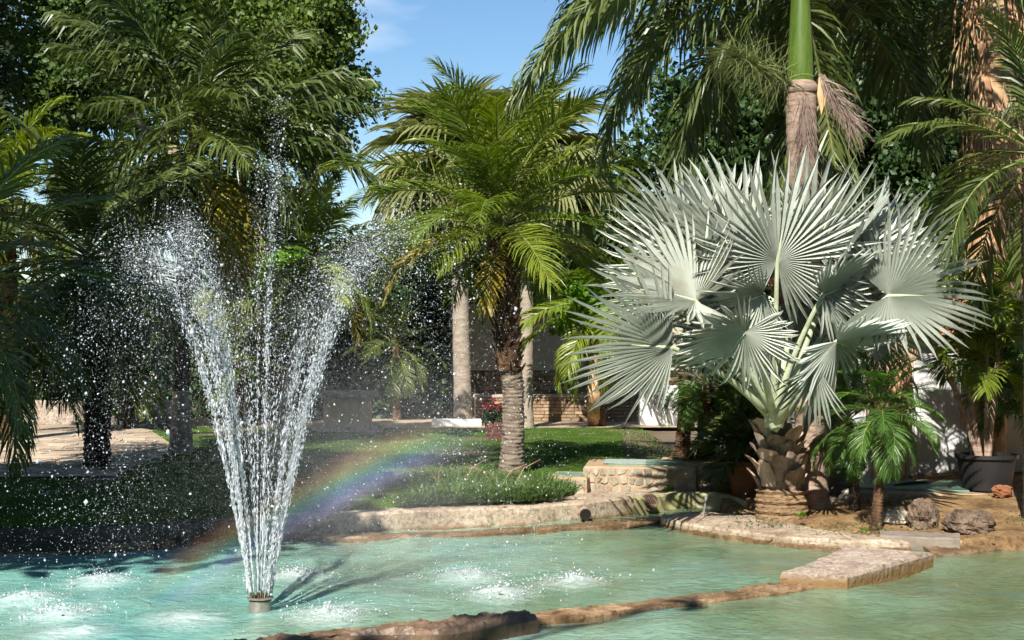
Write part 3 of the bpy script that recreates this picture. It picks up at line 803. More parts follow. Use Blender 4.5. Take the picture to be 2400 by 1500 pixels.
# white house
t = thing('white_house', (5.4, 17.7, 0.2), 'white rendered house wall with red tile eaves behind the palms', 'house')
mb = MB(); box(mb, 3.62, 9.5, 17.7, 22, 0.0, 2.05); mb.build('wall', M_white, t)
mb = MB(); box(mb, 5.72, 6.4, 17.52, 17.7, 0.0, 2.4)
mb.add([(5.72, 17.52, 2.4), (6.4, 17.52, 2.4), (6.06, 17.52, 2.95), (5.72, 17.7, 2.4), (6.4, 17.7, 2.4), (6.06, 17.7, 2.95)], [(0, 1, 2), (5, 4, 3), (0, 2, 5, 3), (2, 1, 4, 5)])
mb.build('gable_pier', M_white, t)
for k in range(5):
    mb = MB(); box(mb, 6.02, 6.10, 17.50, 17.52, 2.06 + k * 0.075, 2.10 + k * 0.075); mb.build('vent_slot', M_hole, t)
mb = MB(); mb.add([(3.4, 17.45, 1.98), (9.7, 17.45, 1.98), (9.7, 19.8, 3.1), (3.4, 19.8, 3.1), (3.4, 17.45, 2.05), (9.7, 17.45, 2.05), (9.7, 19.8, 3.17), (3.4, 19.8, 3.17)], [(3, 2, 1, 0), (4, 5, 6, 7), (0, 1, 5, 4), (1, 2, 6, 5), (2, 3, 7, 6), (3, 0, 4, 7)])
rf = mb.build('roof', M_terra, t)
for i in range(24):
    for j in range(6):
        x = 3.5 + i * 0.16
        if 5.6 < x < 6.5 and j == 0: continue
        a = Vector((x, 17.42 + j * 0.39, 2.06 + j * 0.186)); b = a + Vector((0, 0.43, 0.205))
        mb = MB(); V = []
        for q, r_ in ((a, 0.075), (b, 0.06)):
            for k in range(6):
                u = math.pi * k / 5
                V.append(q + Vector((math.cos(u) * r_, 0, math.sin(u) * r_ * 0.8)))
        mb.add(V, [(k, k + 1, 7 + k, 6 + k) for k in range(5)] + [(5, 4, 3, 2, 1, 0)])
        mb.build('roof_tile', M_terra, rf)
mb = MB(); lathe(mb, [(0, 0), (0.05, 0)], (0, 0, 0), 14); mb.build('vent_hole', M_hole, t, Matrix.Translation((P(2020, 1095, 17.69))) @ Matrix.Rotation(R(90), 4, 'X'))

# round ochre well
c = G(815, 1006, 0.3); wr = 0.44
t = thing('garden_well', c, 'round ochre rendered well with a pale stone cap seen through the spray', 'well')
mb = MB(); lathe(mb, [(wr, 0), (wr, 0.56), (wr - 0.06, 0.6)], c, 36, jit=0.012); mb.build('drum', M_ochre, t, smooth=True)
mb = MB(); lathe(mb, [(wr - 0.1, 0.585), (wr + 0.12, 0.585), (wr + 0.14, 0.62), (wr + 0.12, 0.69), (wr - 0.1, 0.69), (wr - 0.1, 0.585)], c, 36, jit=0.01); mb.build('cap', M_slab, t)
mb = MB(); lathe(mb, [(wr + 0.22, -0.02), (wr + 0.22, 0.07), (wr + 0.02, 0.07)], c, 36, jit=0.01); mb.build('step', M_slab, t)

# far background hedge to close the garden
# ------------------------------------------------------------------ foliage builders
def leaf_cloud(n, blobs, size, clump=0.45, per=40, up=0.5):
    "leaf-sized folded faces gathered in clumps through ellipsoids"
    vol = np.array([b[1][0] * b[1][1] * b[1][2] for b in blobs]); vol = vol / vol.sum()
    Vs = []
    for b, v in zip(blobs, vol):
        c, r = np.array(b[0]), np.array(b[1])
        m = max(int(n * v), 10); nc = max(m // per, 3)
        d = unit(rng.standard_normal((nc, 3))); rad = rng.random((nc, 1)) ** 0.42
        cc = d * rad * (1 + 0.16 * rng.standard_normal((nc, 1)))
        k = rng.integers(0, nc, m)
        off = np.clip(rng.standard_normal((m, 3)), -1.7, 1.7) * clump * rng.uniform(0.5, 1.2, (nc, 1))[k]
        off[:, 2] *= 0.6
        p = c + cc[k] * r + off
        nrm = unit(rng.standard_normal((m, 3)) + np.array([0, -0.15, up]) + 0.4 * cc[k])
        Vs.append((p, nrm))
    p = np.concatenate([a for a, _ in Vs]); nrm = np.concatenate([b for _, b in Vs]); m = len(p)
    t = unit(np.cross(nrm, rng.standard_normal((m, 3)))); s = np.cross(nrm, t)
    L = size * rng.uniform(0.45, 1.5, (m, 1)); W_ = L * rng.uniform(0.32, 0.5, (m, 1))
    a = p - t * L * 0.5; b = p + s * W_ + nrm * L * 0.10; c_ = p + t * L * 0.5 - nrm * L * 0.12; d = p - s * W_ + nrm * L * 0.10
    V = np.stack([a, b, c_, d], 1).reshape(-1, 3)
    i = np.arange(m) * 4
    Fa = np.concatenate([np.stack([i, i + 1, i + 2], 1), np.stack([i, i + 2, i + 3], 1)])
    return V, Fa

def tree(name, label, cat, base, blobs, n, size, mat, tr=0.2, tmat=None, clump=0.45, group=None, limbs=9, up=0.5, per=85):
    base = Vector(base)
    t = thing(name, base, label, cat, group)
    V, Fa = leaf_cloud(n, blobs, size, clump, per, up)
    put(bpy.data.objects.new('crown', fast_mesh('crown', V, Fa, mat)), t)
    if tr:
        mb = MB()
        c0 = Vector(blobs[0][0]); top = Vector((c0.x * 0.5 + base.x * 0.5, c0.y, c0.z))
        pts = [base.lerp(top, k / 6) + Vector((random.uniform(-1, 1), random.uniform(-1, 1), 0)) * tr * 0.4 * (0 < k < 6) for k in range(7)]
        tube(mb, pts, [tr * (1.2 - 0.12 * k) for k in range(7)], 9, jit=0.06)
        for b in range(limbs):
            bl = random.choice(blobs); e = Vector(bl[0]) + Vector([random.uniform(-0.6, 0.6) * q for q in bl[1]])
            s = pts[random.choice((3, 4, 5))]
            mid = s.lerp(e, 0.5) + Vector((0, 0, 0.12 * (e - s).length))
            tube(mb, [s, mid, e], [tr * 0.45, tr * 0.3, tr * 0.1], 6, jit=0.05)
        mb.build('trunk', tmat or M_darktrunk, t, smooth=True)
    return t

def frond_mesh(L, e0, droop, nl, ll, lw, a0=68, a1=22, vee=14, ld=0.55, plum=0, seed=0, rach=0.016, start=0.14, side=0.0, mats=None, curl=0.0):
    r = np.random.default_rng(seed)
    ns = 16; s = np.linspace(0, 1, ns)
    pit = np.radians(e0) - np.radians(droop) * s ** 1.25
    dx, dz = np.cos(pit), np.sin(pit)
    ds = L / (ns - 1)
    X = np.concatenate([[0], np.cumsum((dx[:-1] + dx[1:]) / 2 * ds)]); Z = np.concatenate([[0], np.cumsum((dz[:-1] + dz[1:]) / 2 * ds)])
    Yy = side * L * s ** 2
    mb = MB()
    tube(mb, list(zip(X, Yy, Z)), list(rach * (1.1 - s * 0.95)), 4, mi=1, cap=False)
    k = nl
    u = start + (0.995 - start) * (np.arange(k) + r.uniform(-0.3, 0.3, k)) / k
    u = np.clip(u, start, 0.995)
    rel = (u - start) / (1 - start)
    prof = (np.sin(np.pi * (0.16 + 0.74 * rel)) ** 0.8) * ll
    Vall, Fall = [], []
    base = 0
    for sg in (-1, 1):
        p = np.stack([np.interp(u, s, X), np.interp(u, s, Yy), np.interp(u, s, Z)], 1)
        ph = np.interp(u, s, pit)
        T = np.stack([np.cos(ph), np.full(k, 2 * side) * u, np.sin(ph)], 1); T = unit(T)
        Nn = np.stack([-np.sin(ph), np.zeros(k), np.cos(ph)], 1)
        S = np.zeros((k, 3)); S[:, 1] = sg
        al = np.radians(a0 + (a1 - a0) * rel + r.normal(0, 4, k))
        be = np.radians(vee + r.normal(0, 5, k) + (r.choice([-1, 0, 1], k) * plum if plum else 0))
        d = unit(np.cos(al)[:, None] * T + np.sin(al)[:, None] * (np.cos(be)[:, None] * S + np.sin(be)[:, None] * Nn))
        ln = prof * r.uniform(0.88, 1.08, k)
        wd = lw * r.uniform(0.8, 1.15, k) * (0.6 + 0.4 * np.sin(np.pi * np.clip(rel * 0.9 + 0.1, 0, 1)))
        pts = [p]; ws = [0.45, 1.0, 0.8, 0.0]; ww = []
        tw = r.normal(0, 0.5, k)[:, None]
        for j in range(3):
            wv = unit(T - (T * d).sum(1, keepdims=True) * d); wv = wv * np.cos(tw) + np.cross(d, wv) * np.sin(tw); ww.append(wv)
            pts.append(pts[-1] + d * (ln / 3)[:, None])
            g = np.zeros_like(d); g[:, 2] = -1
            d = unit(d + g * (ld * (0.35 + 0.55 * j) * r.uniform(0.7, 1.3, k))[:, None] + T * curl)
        ww.append(ww[-1])
        vs_ = []
        for j in range(3):
            h = ww[j] * (wd * ws[j] / 2)[:, None]
            vs_ += [pts[j] - h, pts[j] + h]
        vs_.append(pts[3])
        V = np.stack(vs_, 1).reshape(-1, 3)
        i = np.arange(k) * 7
        for q in ((0, 1, 3, 2), (2, 3, 5, 4)):
            Fall += [tuple(x) for x in (np.stack([i + c for c in q], 1) + base).tolist()]
        Fall += [tuple(x) for x in (np.stack([i + 4, i + 5, i + 6], 1) + base).tolist()]
        Vall.append(V); base += len(V)
    mb.add(np.concatenate(Vall), Fall, 0)
    return mb.mesh('frond', mats)

def crown_of(parent, c, n, L, e_hi, e_lo, d_hi, d_lo, mats, nl=46, ll=0.45, lw=0.03, K=7, az0=0.0, yellow=(), ysk=None, ok=None, seed=0, scj=0.12, **kw):
    "a palm crown: every frond a part of its own; alike fronds share their mesh"
    r = random.Random(seed); ms = []
    for k in range(K):
        u = k / (K - 1)
        ms.append([frond_mesh(L * (0.78 + 0.22 * math.sin(math.pi * min(1, 0.25 + u * 0.7))), e_hi + (e_lo - e_hi) * u, d_hi + (d_lo - d_hi) * u, nl, ll, lw, seed=seed * 31 + k * 3 + q, side=sd, mats=mats, **kw) for q, sd in ((0, 0.06), (1, -0.07))])
    ym = None
    for i in range(n):
        u = (i + 0.5) / n
        a = az0 + i * 137.5 + r.uniform(-12, 12)
        k = min(K - 1, max(0, int(round(u * (K - 1) + r.uniform(-0.5, 0.5)))))
        if ok and not ok(a % 360, u): continue
        me = ms[k][i % 2]
        o = bpy.data.objects.new('frond', me.copy())
        sc = 1 + r.uniform(-scj, scj)
        M_ = Matrix.Translation(Vector(c) + Vector((0, 0, (0.5 - u) * 0.25))) @ Matrix.Rotation(R(a), 4, 'Z') @ Matrix.Rotation(R(r.uniform(-8, 8)), 4, 'Y') @ Matrix.Rotation(R(r.uniform(-16, 16)), 4, 'X') @ Matrix.Scale(sc, 4)
        if i in yellow:
            o.data = me.copy(); o.data.materials[0] = M_frondY
        put(o, parent, M_)

def trunk_mesh(path, r0, r1, mat, parent, name='trunk', rings=0.06, amp=0.05, seg=14, flare=0.0, jit=0.03, smooth=True):
    pts = [Vector(p) for p in path]; ln = sum((b - a).length for a, b in zip(pts, pts[1:]))
    n = max(12, min(160, int(ln / rings * 3)))
    pp = resample(pts, n); rad = []
    # smooth the path
    for _ in range(6): pp = [pp[0]] + [(pp[i - 1] + pp[i] * 2 + pp[i + 1]) / 4 for i in range(1, n - 1)] + [pp[-1]]
    for i in range(n):
        u = i / (n - 1); q = (u * ln / rings) % 1.0
        rad.append((r0 + (r1 - r0) * u) * (1 + amp * (q - 0.5)) + flare * math.exp(-u * ln / 0.22))
    mb = MB(); tube(mb, pp, rad, seg, jit=jit)
    return mb.build(name, mat, parent, smooth=smooth)

def fan_mesh(Rr, nseg, span, cup, mats, split=0.42, fold=0.02, tipdrop=0.0, seed=0, wob=0.06, droop=0.0, short=0.7, lanky=1.0, edge=0.0):
    "fan blade: pleated palm of joined segments, split into tapering fingers; costa along +Y, upper face +Z"
    r = random.Random(seed); mb = MB()
    half = R(span) / 2; st = 2 * half / nseg
    def surfz(rr, th, b):
        q = rr / Rr
        return cup * rr * abs(math.sin(th)) ** 1.2 * (0.5 + 0.5 * q) + fold * Rr * b * min(1, q * 3) - droop * Rr * q * q * max(0, math.cos(th)) - tipdrop * Rr * max(0, q - 0.5) ** 2 * 2
    for i in range(nseg):
        th = -half + st * (i + 0.5)
        ln = Rr * (short + (1 - short) * (0.5 + 0.5 * math.cos(th * 0.9))) * r.uniform(0.92, 1.06) * (1 - edge * abs(th / half) ** 2)
        sp = split * r.uniform(0.85, 1.15)
        dth = r.gauss(0, wob) * st * 5
        V = []; dz = r.gauss(0, 0.05) * Rr
        if r.random() < 0.10: ln *= r.uniform(0.62, 0.85); dz -= 0.14 * Rr
        for q, wf in ((0.004, 1.0), (sp * 0.6, 1.0), (sp, 1.0), (sp + (1 - sp) * 0.4, 0.78 * lanky), (sp + (1 - sp) * 0.75, 0.42 * lanky), (1.0, 0.0)):
            rr = ln * q; ex = max(0, (q - sp) / (1 - sp))
            c = th + dth * ex * ex
            # beyond the split the finger keeps its width at the split, then tapers
            hw = st / 2 * (wf if q <= sp else wf * sp / q * (1.0 + 0.25 * ex))
            if wf == 0:
                V.append((rr * math.sin(c), rr * math.cos(c), surfz(rr, th, 0) + dz * ex * ex)); break
            for (b, o_) in ((1, -1), (-1, 0), (1, 1)):
                a = c + o_ * hw
                V.append((rr * math.sin(a), rr * math.cos(a), surfz(rr, th + o_ * hw, b * (1 - 0.4 * ex)) + dz * ex * ex))
        Fc = []
        for j in range(4):
            for k in range(2): Fc.append((3 * j + k, 3 * j + k + 1, 3 * j + k + 4, 3 * j + k + 3))
        Fc += [(12, 13, 15), (13, 14, 15)]
        mb.add(V, Fc)
    return mb.mesh('fan_leaf', mats)

def fan_matrix(c, ang, yaw=0.0, pitch=0.0):
    "costa points at image-plane angle ang; yaw turns the blade about its costa, pitch tips the costa end away from the viewer"
    U = Vector((math.cos(R(ang)), 0, math.sin(R(ang)))); Nv = Vector((0, -1, 0))
    S = U.cross(Nv)
    q = Matrix.Rotation(R(pitch), 4, S) ; U = (q @ U); Nv = (q @ Nv)
    q = Matrix.Rotation(R(yaw), 4, U); S = q @ S; Nv = q @ Nv
    M_ = Matrix((S, U, Nv)).transposed().to_4x4(); M_.translation = Vector(c)
    return M_

# ------------------------------------------------------------------ silver fan palm (main subject)
bp = G(1832, 1207, 0.13)
sp_ = thing('silver_fan_palm', bp, 'big silver blue fan palm with stiff pleated leaves on the island', 'palm tree')
mb = MB(); prof = [(0.262 + 0.012 * ((i * 7) % 3 - 1) * (i % 2), i * 0.017 - 0.03) for i in range(18)]
prof = [(prof[0][0] * 1.02, -0.1)] + prof + [(0.20, 0.275)]
lathe(mb, prof, bp, 40, jit=0.022, cap1=True); mb.build('stump', M_stub, sp_)
mb = MB(); tube(mb, [bp + Vector((0, 0, 0.2)), bp + Vector((0, 0, 0.6)), bp + Vector((-0.05, 0, 0.95)), bp + Vector((-0.06, 0, 1.15))], [0.20, 0.17, 0.14, 0.10], 16, jit=0.05); mb.build('trunk', M_boot, sp_, smooth=True)
def boot(az_, z, h, wd, out, parent, mat, cx, r_):
    V = []; n = 6
    for i in range(n):
        u = i / (n - 1)
        rr = r_ + out * u ** 1.6; hw = wd * (1 - 0.38 * u * u) * 0.62
        for k, o_ in enumerate((-1, -0.5, 0, 0.5, 1)):
            a = az_ + o_ * hw / r_ * 0.9
            q = rr + (0.025 - 0.03 * abs(o_)) + random.uniform(-0.006, 0.006)
            V.append((cx.x + q * math.cos(a), cx.y + q * math.sin(a), z + h * u * (1 - 0.12 * abs(o_)) + random.uniform(-0.01, 0.01)))
    m = len(V)
    V += [(x + (cx.x - x) * 0.10, y + (cx.y - y) * 0.10, zz - 0.01) for x, y, zz in V]
    Fc = [(i * 5 + k, i * 5 + k + 1, (i + 1) * 5 + k + 1, (i + 1) * 5 + k) for i in range(n - 1) for k in range(4)]
    Fc += [tuple(m + q for q in f[::-1]) for f in Fc]
    Fc += [((n - 1) * 5 + k, (n - 1) * 5 + k + 1, m + (n - 1) * 5 + k + 1, m + (n - 1) * 5 + k) for k in range(4)]
    for e in (0, 4): Fc += [(i * 5 + e, (i + 1) * 5 + e, m + (i + 1) * 5 + e, m + i * 5 + e) for i in range(n - 1)]
    MB().add(V, Fc).build('leaf_base', mat, parent)
for i in range(26):
    lv = i / 25
    boot(R(137.5 * i + 20), bp.z + 0.22 + lv * 0.50, random.uniform(0.20, 0.32), random.uniform(0.16, 0.24), random.uniform(0.04, 0.15), sp_, M_boot, bp + Vector((-0.03 * lv, 0, 0)), 0.215 - 0.06 * lv)
heart = P(1816, 975, 14.0)
FANS = [  # hub px, hub py, depth, radius px, costa angle, yaw, pitch, span, cup, segments
    (1822, 612, 13.75, 262, 82, 4, 14, 325, 0.42, 62),
    (1905, 585, 14.5, 235, 66, -14, 22, 220, 0.30, 46),
    (1972, 613, 14.0, 228, 50, 46, 10, 270, 0.70, 52),
    (2083, 693, 13.6, 238, 0, -22, 10, 290, 0.60, 58),
    (1962, 800, 13.2, 190, -20, 34, -40, 310, 0.45, 52),
    (1748, 640, 14.0, 300, 124, 14, 12, 180, 0.36, 46),
    (1628, 612, 14.6, 245, 148, -26, 18, 190, 0.40, 44),
    (1630, 705, 13.4, 222, 165, 38, 6, 290, 0.75, 58),
    (1577, 815, 13.2, 278, 176, 14, 0, 170, 0.26, 40),
    (1690, 585, 14.2, 215, 108, 30, 10, 200, 0.45, 40),
    (1790, 690, 13.5, 165, 200, -30, -10, 220, 0.5, 42),
    (1930, 690, 13.6, 170, 20, 30, -6, 230, 0.5, 42),
    (1560, 700, 14.3, 190, 160, 10, 12, 200, 0.35, 38),
    (1600, 560, 14.8, 200, 140, 12, 14, 190, 0.35, 38),
    (2060, 590, 14.6, 190, 40, -20, 14, 210, 0.4, 40),
    (1746, 778, 12.9, 185, 238, -14, -34, 330, 0.40, 58),
    (1915, 862, 13.3, 165, 256, 16, -10, 110, 0.30, 22),
    (1700, 690, 14.3, 190, 190, 10, 10, 220, 0.40, 42),
    (2015, 700, 14.4, 190, 340, 18, 18, 240, 0.45, 44),
    (1862, 715, 14.6, 180, 285, -10, 12, 200, 0.40, 38),
    (1690, 790, 13.7, 160, 205, 22, -8, 240, 0.45, 44),
    (2040, 770, 14.0, 165, 318, -12, 0, 230, 0.45, 42),
]
for i, (hx, hy, Y, rp, ang, yaw, pit, span, cup, ns) in enumerate(FANS):
    hub = P(hx, hy, Y)
    me = fan_mesh(rp * Y / FPX, int(ns * 0.78), span, cup * 1.2, [M_silver], seed=100 + i, split=0.40, fold=0.034, tipdrop=0.20, wob=0.11, droop=0.12, lanky=1.15, edge=0.12 if i in (0, 3) else 0.28)
    M_ = fan_matrix(hub, ang, yaw, pit)
    fo = put(bpy.data.objects.new('fan_leaf', me), sp_, M_)
    st = heart + Vector((random.uniform(-0.05, 0.05), random.uniform(-0.05, 0.05), random.uniform(-0.15, 0.0)))
    cu = Vector((M_.col[1][0], M_.col[1][1], M_.col[1][2]))
    mid = st.lerp(hub, 0.5) + Vector((0, 0, 0.10 * (hub - st).length)) - cu * 0.04
    pts = [st.lerp(mid, k / 5).lerp(mid.lerp(hub, k / 5), k / 5) for k in range(6)] + [hub + cu * 0.10, hub + cu * 0.35 * rp * Y / FPX]
    mb = MB(); tube(mb, pts, [0.042, 0.036, 0.030, 0.026, 0.023, 0.021, 0.015, 0.004], 8, sq=0.7)
    mb.build('petiole', M_petiole, fo, smooth=True)

# ------------------------------------------------------------------ feather palm in the middle of the lawn
pb = G(1198, 1110, 0.29)
pc = P(1174, 530, 17.0)
t = thing('feather_palm', pb, 'feathery palm with rough trunk, pale below and shaggy brown above, on the lawn', 'palm tree')
trunk_mesh([pb - Vector((0, 0, 0.1)), P(1203, 1000, 17.2), P(1203, 900, 17.15), P(1193, 860, 17.1)], 0.138, 0.125, surf('rough_grey_trunk', [(0.12, 0.085, 0.06), (0.33, 0.26, 0.20), (0.46, 0.38, 0.31)], 9, bump=1.0, stretch=(1, 1, 3), grime=0.4), t, rings=0.045, amp=0.14, flare=0.05, jit=0.075, seg=18)
trunk_mesh([P(1193, 870, 17.1), P(1190, 780, 17.1), P(1182, 650, 17.0), P(1174, 545, 17.0)], 0.15, 0.145, M_brown, t, 'upper_trunk', rings=0.06, amp=0.12, jit=0.10, seg=16)
for i in range(110):   # stubs of old leaves on the upper trunk
    u = i / 110; p = P(1193 - 17 * u, 872 - 300 * u, 17.08 - 0.08 * u); a = R(137.5 * i)
    d = Vector((math.cos(a), math.sin(a), 0)); s_ = Vector((-d.y, d.x, 0)); l = random.uniform(0.07, 0.13); wd = random.uniform(0.018, 0.034)
    b0 = p + d * 0.11; e = p + d * (0.15 + l * 0.35) + Vector((0, 0, l))
    V = [b0 - s_ * wd, b0 + s_ * wd, b0 + d * 0.045, e - s_ * wd * 0.5, e + s_ * wd * 0.5, e + d * 0.02]
    MB().add(V, [(0, 1, 4, 3), (1, 2, 5, 4), (2, 0, 3, 5), (3, 4, 5)]).build('leaf_stub', M_brown, t)
crown_of(t, pc, 44, 2.05, 82, -8, 58, 62, [M_frondA, M_rachis], nl=72, ll=0.50, lw=0.019, seed=5, az0=20, yellow=(38, 42, 45), vee=20, ld=0.52, rach=0.017, K=8)

crown_of(t, P(1172, 560, 17.0), 4, 0.95, -38, -66, 30, 30, [M_frondA, M_rachis], nl=44, ll=0.34, lw=0.018, seed=6, az0=100, yellow=(1, 4), vee=10, ld=0.4, rach=0.012, K=3)
# tall kentia-like palm with swollen base
pb = G(425, 1060, 0.29)
pc = P(470, 345, 20.6)
t = thing('tall_feather_palm', pb, 'tall palm with swollen grey base and broad hanging leaflets behind the fountain', 'palm tree')
trunk_mesh([pb - Vector((0, 0, 0.1)), P(424, 1000, 20.5), P(424, 915, 20.5)], 0.17, 0.115, M_grey, t, rings=0.10, amp=0.05, flare=0.05)
trunk_mesh([P(424, 920, 20.5), P(426, 800, 20.5), P(432, 600, 20.5), P(452, 420, 20.5), pc], 0.117, 0.09, M_darktrunk, t, 'upper_trunk', rings=0.10, amp=0.05)
crown_of(t, pc, 36, 2.5, 80, -38, 35, 72, [M_frondB, M_rachis], nl=50, ll=0.80, lw=0.046, seed=8, az0=75, yellow=(33,), vee=2, plum=14, ld=1.15, rach=0.024, K=8)
mb = MB()
for i in range(60):
    a = random.uniform(0, 6.28); s0 = pc + Vector((0, -0.05, -0.35)); e = s0 + Vector((0.28 * math.cos(a) + 0.2, 0.2 * math.sin(a), -random.uniform(0.15, 0.5)))
    tube(mb, [s0, s0.lerp(e, 0.5) + Vector((0, 0, 0.1)), e], [0.006, 0.004, 0.003], 3, cap=False)
mb.build('fruit_stalks', M_dry, t)

# dark palm standing in the shade
pb = G(228, 1096, 0.29)
pc = P(205, 610, 18.0)
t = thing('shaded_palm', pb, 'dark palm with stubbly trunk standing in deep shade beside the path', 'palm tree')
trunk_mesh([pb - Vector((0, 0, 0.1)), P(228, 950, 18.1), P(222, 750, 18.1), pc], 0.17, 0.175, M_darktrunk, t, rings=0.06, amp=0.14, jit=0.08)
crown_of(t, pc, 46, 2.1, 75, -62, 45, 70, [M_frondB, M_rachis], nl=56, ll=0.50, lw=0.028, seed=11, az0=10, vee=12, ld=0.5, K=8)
# palm at the frame edge whose fronds reach in
pb = Vector((-5.3, 13.3, 0.29)); pc = Vector((-5.25, 13.2, 2.35))
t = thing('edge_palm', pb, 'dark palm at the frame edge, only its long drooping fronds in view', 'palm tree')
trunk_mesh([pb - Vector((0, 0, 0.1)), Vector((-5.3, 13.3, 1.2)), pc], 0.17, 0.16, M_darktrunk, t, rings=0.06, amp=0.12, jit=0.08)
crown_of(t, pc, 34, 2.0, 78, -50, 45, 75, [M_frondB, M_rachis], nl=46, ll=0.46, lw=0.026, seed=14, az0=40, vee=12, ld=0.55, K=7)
# sunlit palm crown at the upper edge
pb = Vector((-8.1, 23.0, 0.29)); pc = P(5, 470, 23)
t = thing('path_palm', pb, 'sunlit palm beside the path with arching yellow green fronds', 'palm tree')
trunk_mesh([pb, Vector((-8.15, 23, 2)), pc], 0.2, 0.18, M_brown, t, rings=0.08, amp=0.12, jit=0.08)
crown_of(t, pc, 30, 1.8, 75, -40, 50, 75, [M_frondA, M_rachis], nl=48, ll=0.52, lw=0.034, seed=17, az0=0, yellow=(25, 29, 31), vee=14, ld=0.45)
# leaning palm behind the spray
pb = G(661, 1042, 0.29); Yl = pb.y
pc = P(738, 600, Yl)
t = thing('leaning_palm', pb, 'slender palm with a curved leaning trunk behind the spray', 'palm tree')
trunk_mesh([pb - Vector((0, 0, 0.1)), P(668, 960, Yl), P(690, 840, Yl), P(722, 740, Yl), P(735, 660, Yl), pc], 0.095, 0.075, M_grey, t, rings=0.08, amp=0.05)
mb = MB(); 
for i in range(50):
    a = random.uniform(0, 6.28); s0 = pc + Vector((0.06 * math.cos(a), 0.06 * math.sin(a), -random.uniform(0.2, 0.5))); tube(mb, [s0, s0 + Vector((0.06 * math.cos(a), 0.06 * math.sin(a), -random.uniform(0.2, 0.5)))], [0.008, 0.003], 3, cap=False)
mb.build('fibre_skirt', M_brown, t)
crown_of(t, pc, 30, 1.7, 75, -50, 40, 70, [M_frondA, M_rachis], nl=46, ll=0.45, lw=0.03, seed=21, az0=60, yellow=(22, 26), vee=8, ld=0.55)
# small shaded palm under the jets
pb = G(560, 1000, 0.29); pc = pb + Vector((0, 0, 1.0))
for (px, py, hh, LL, n_, sd, mt, lab) in ((300, 1005, 0.9, 1.0, 20, 31, M_frondA, 'short bushy palm on the sunny lawn strip beside the dark trunk'),
                                       (560, 1000, 1.2, 1.3, 22, 32, M_frondB, 'low dark feather palm behind the jets'),
                                       (930, 985, 1.5, 1.4, 24, 33, M_frondB, 'low feather palm in the spray beside the well'),
                                       (1010, 975, 1.1, 1.2, 20, 34, M_frondA, 'low feather palm at the end of the white kerb bench')):
    b_ = G(px, py, 0.29)
    t = thing('young_palm', b_, lab, 'palm tree', 'young palms at the back of the lawn')
    trunk_mesh([b_ - Vector((0, 0, 0.05)), b_ + Vector((0, 0, hh))], 0.09, 0.08, M_brown, t, jit=0.1)
    crown_of(t, b_ + Vector((0, 0, hh)), n_, LL, 80, -30, 45, 80, [mt, M_rachis], nl=40, ll=0.36, lw=0.026, seed=sd, K=6, vee=12, ld=0.5)

# ------------------------------------------------------------------ fan palms behind the middle palm
def fan_palm(name, label, group, base, c, r0, r1, tm, n, rf, pl, mats, seed, nseg=34, rings=0.07):
    t = thing(name, base, label, 'palm tree', group)
    trunk_mesh([base - Vector((0, 0, 0.1)), base.lerp(c, 0.5), c], r0, r1, tm, t, rings=rings, amp=0.06, flare=0.05)
    ms = [fan_mesh(rf, nseg, 250, 0.25, mats, seed=seed + k, split=0.45, tipdrop=0.55, wob=0.10, droop=0.15 + 0.1 * k) for k in range(4)]
    rr = random.Random(seed)
    for i in range(n):
        u = (i + 0.5) / n; el = R(80 - 115 * u + rr.uniform(-8, 8)); a = R(137.5 * i + rr.uniform(-10, 10))
        d = Vector((math.cos(a) * math.cos(el), math.sin(a) * math.cos(el), math.sin(el)))
        hub = c + d * pl * rr.uniform(0.85, 1.1) + Vector((0, 0, -0.15 * pl * u))
        up_ = Vector((0, 0, 1)); Nv = (up_ - d * d.z).normalized() if abs(d.z) < 0.98 else Vector((1, 0, 0))
        U = (d + Vector((0, 0, -0.45))).normalized(); Nv = (up_ * 1.0 + Vector((d.x, d.y, 0)) * 0.7); Nv = (Nv - U * Nv.dot(U)).normalized(); S = U.cross(Nv)
        M_ = Matrix((S, U, Nv)).transposed().to_4x4(); M_.translation = hub
        fo = put(bpy.data.objects.new('fan_leaf', ms[i % 4].copy()), t, M_)
        mb = MB(); tube(mb, [c, c.lerp(hub, 0.6) + Vector((0, 0, 0.06)), hub + U * 0.05], [0.022, 0.016, 0.012], 5, cap=False); mb.build('petiole', M_rachis, fo)
    return t
fan_palm('fan_palm', 'fan palm with smooth pale grey trunk, nearer the well, pale drooping fans above', 'fan palms behind the lawn', G(1086, 998, 0.29), P(1072, 395, 27), 0.175, 0.15, M_grey, 40, 1.15, 1.0, [M_fanpale], 300)
fan_palm('fan_palm', 'fan palm with pale trunk just behind the rough trunked feather palm', 'fan palms behind the lawn', G(1232, 1003, 0.29), P(1238, 400, 26.4), 0.135, 0.115, M_grey, 40, 1.1, 1.0, [M_fanpale], 320)
fan_palm('fan_palm', 'grey green fan palm half hidden by the left jets', 'fan palms behind the lawn', G(585, 985, 0.29), P(575, 720, 28), 0.16, 0.15, M_brown, 18, 0.7, 0.7, [M_fanpale], 340)

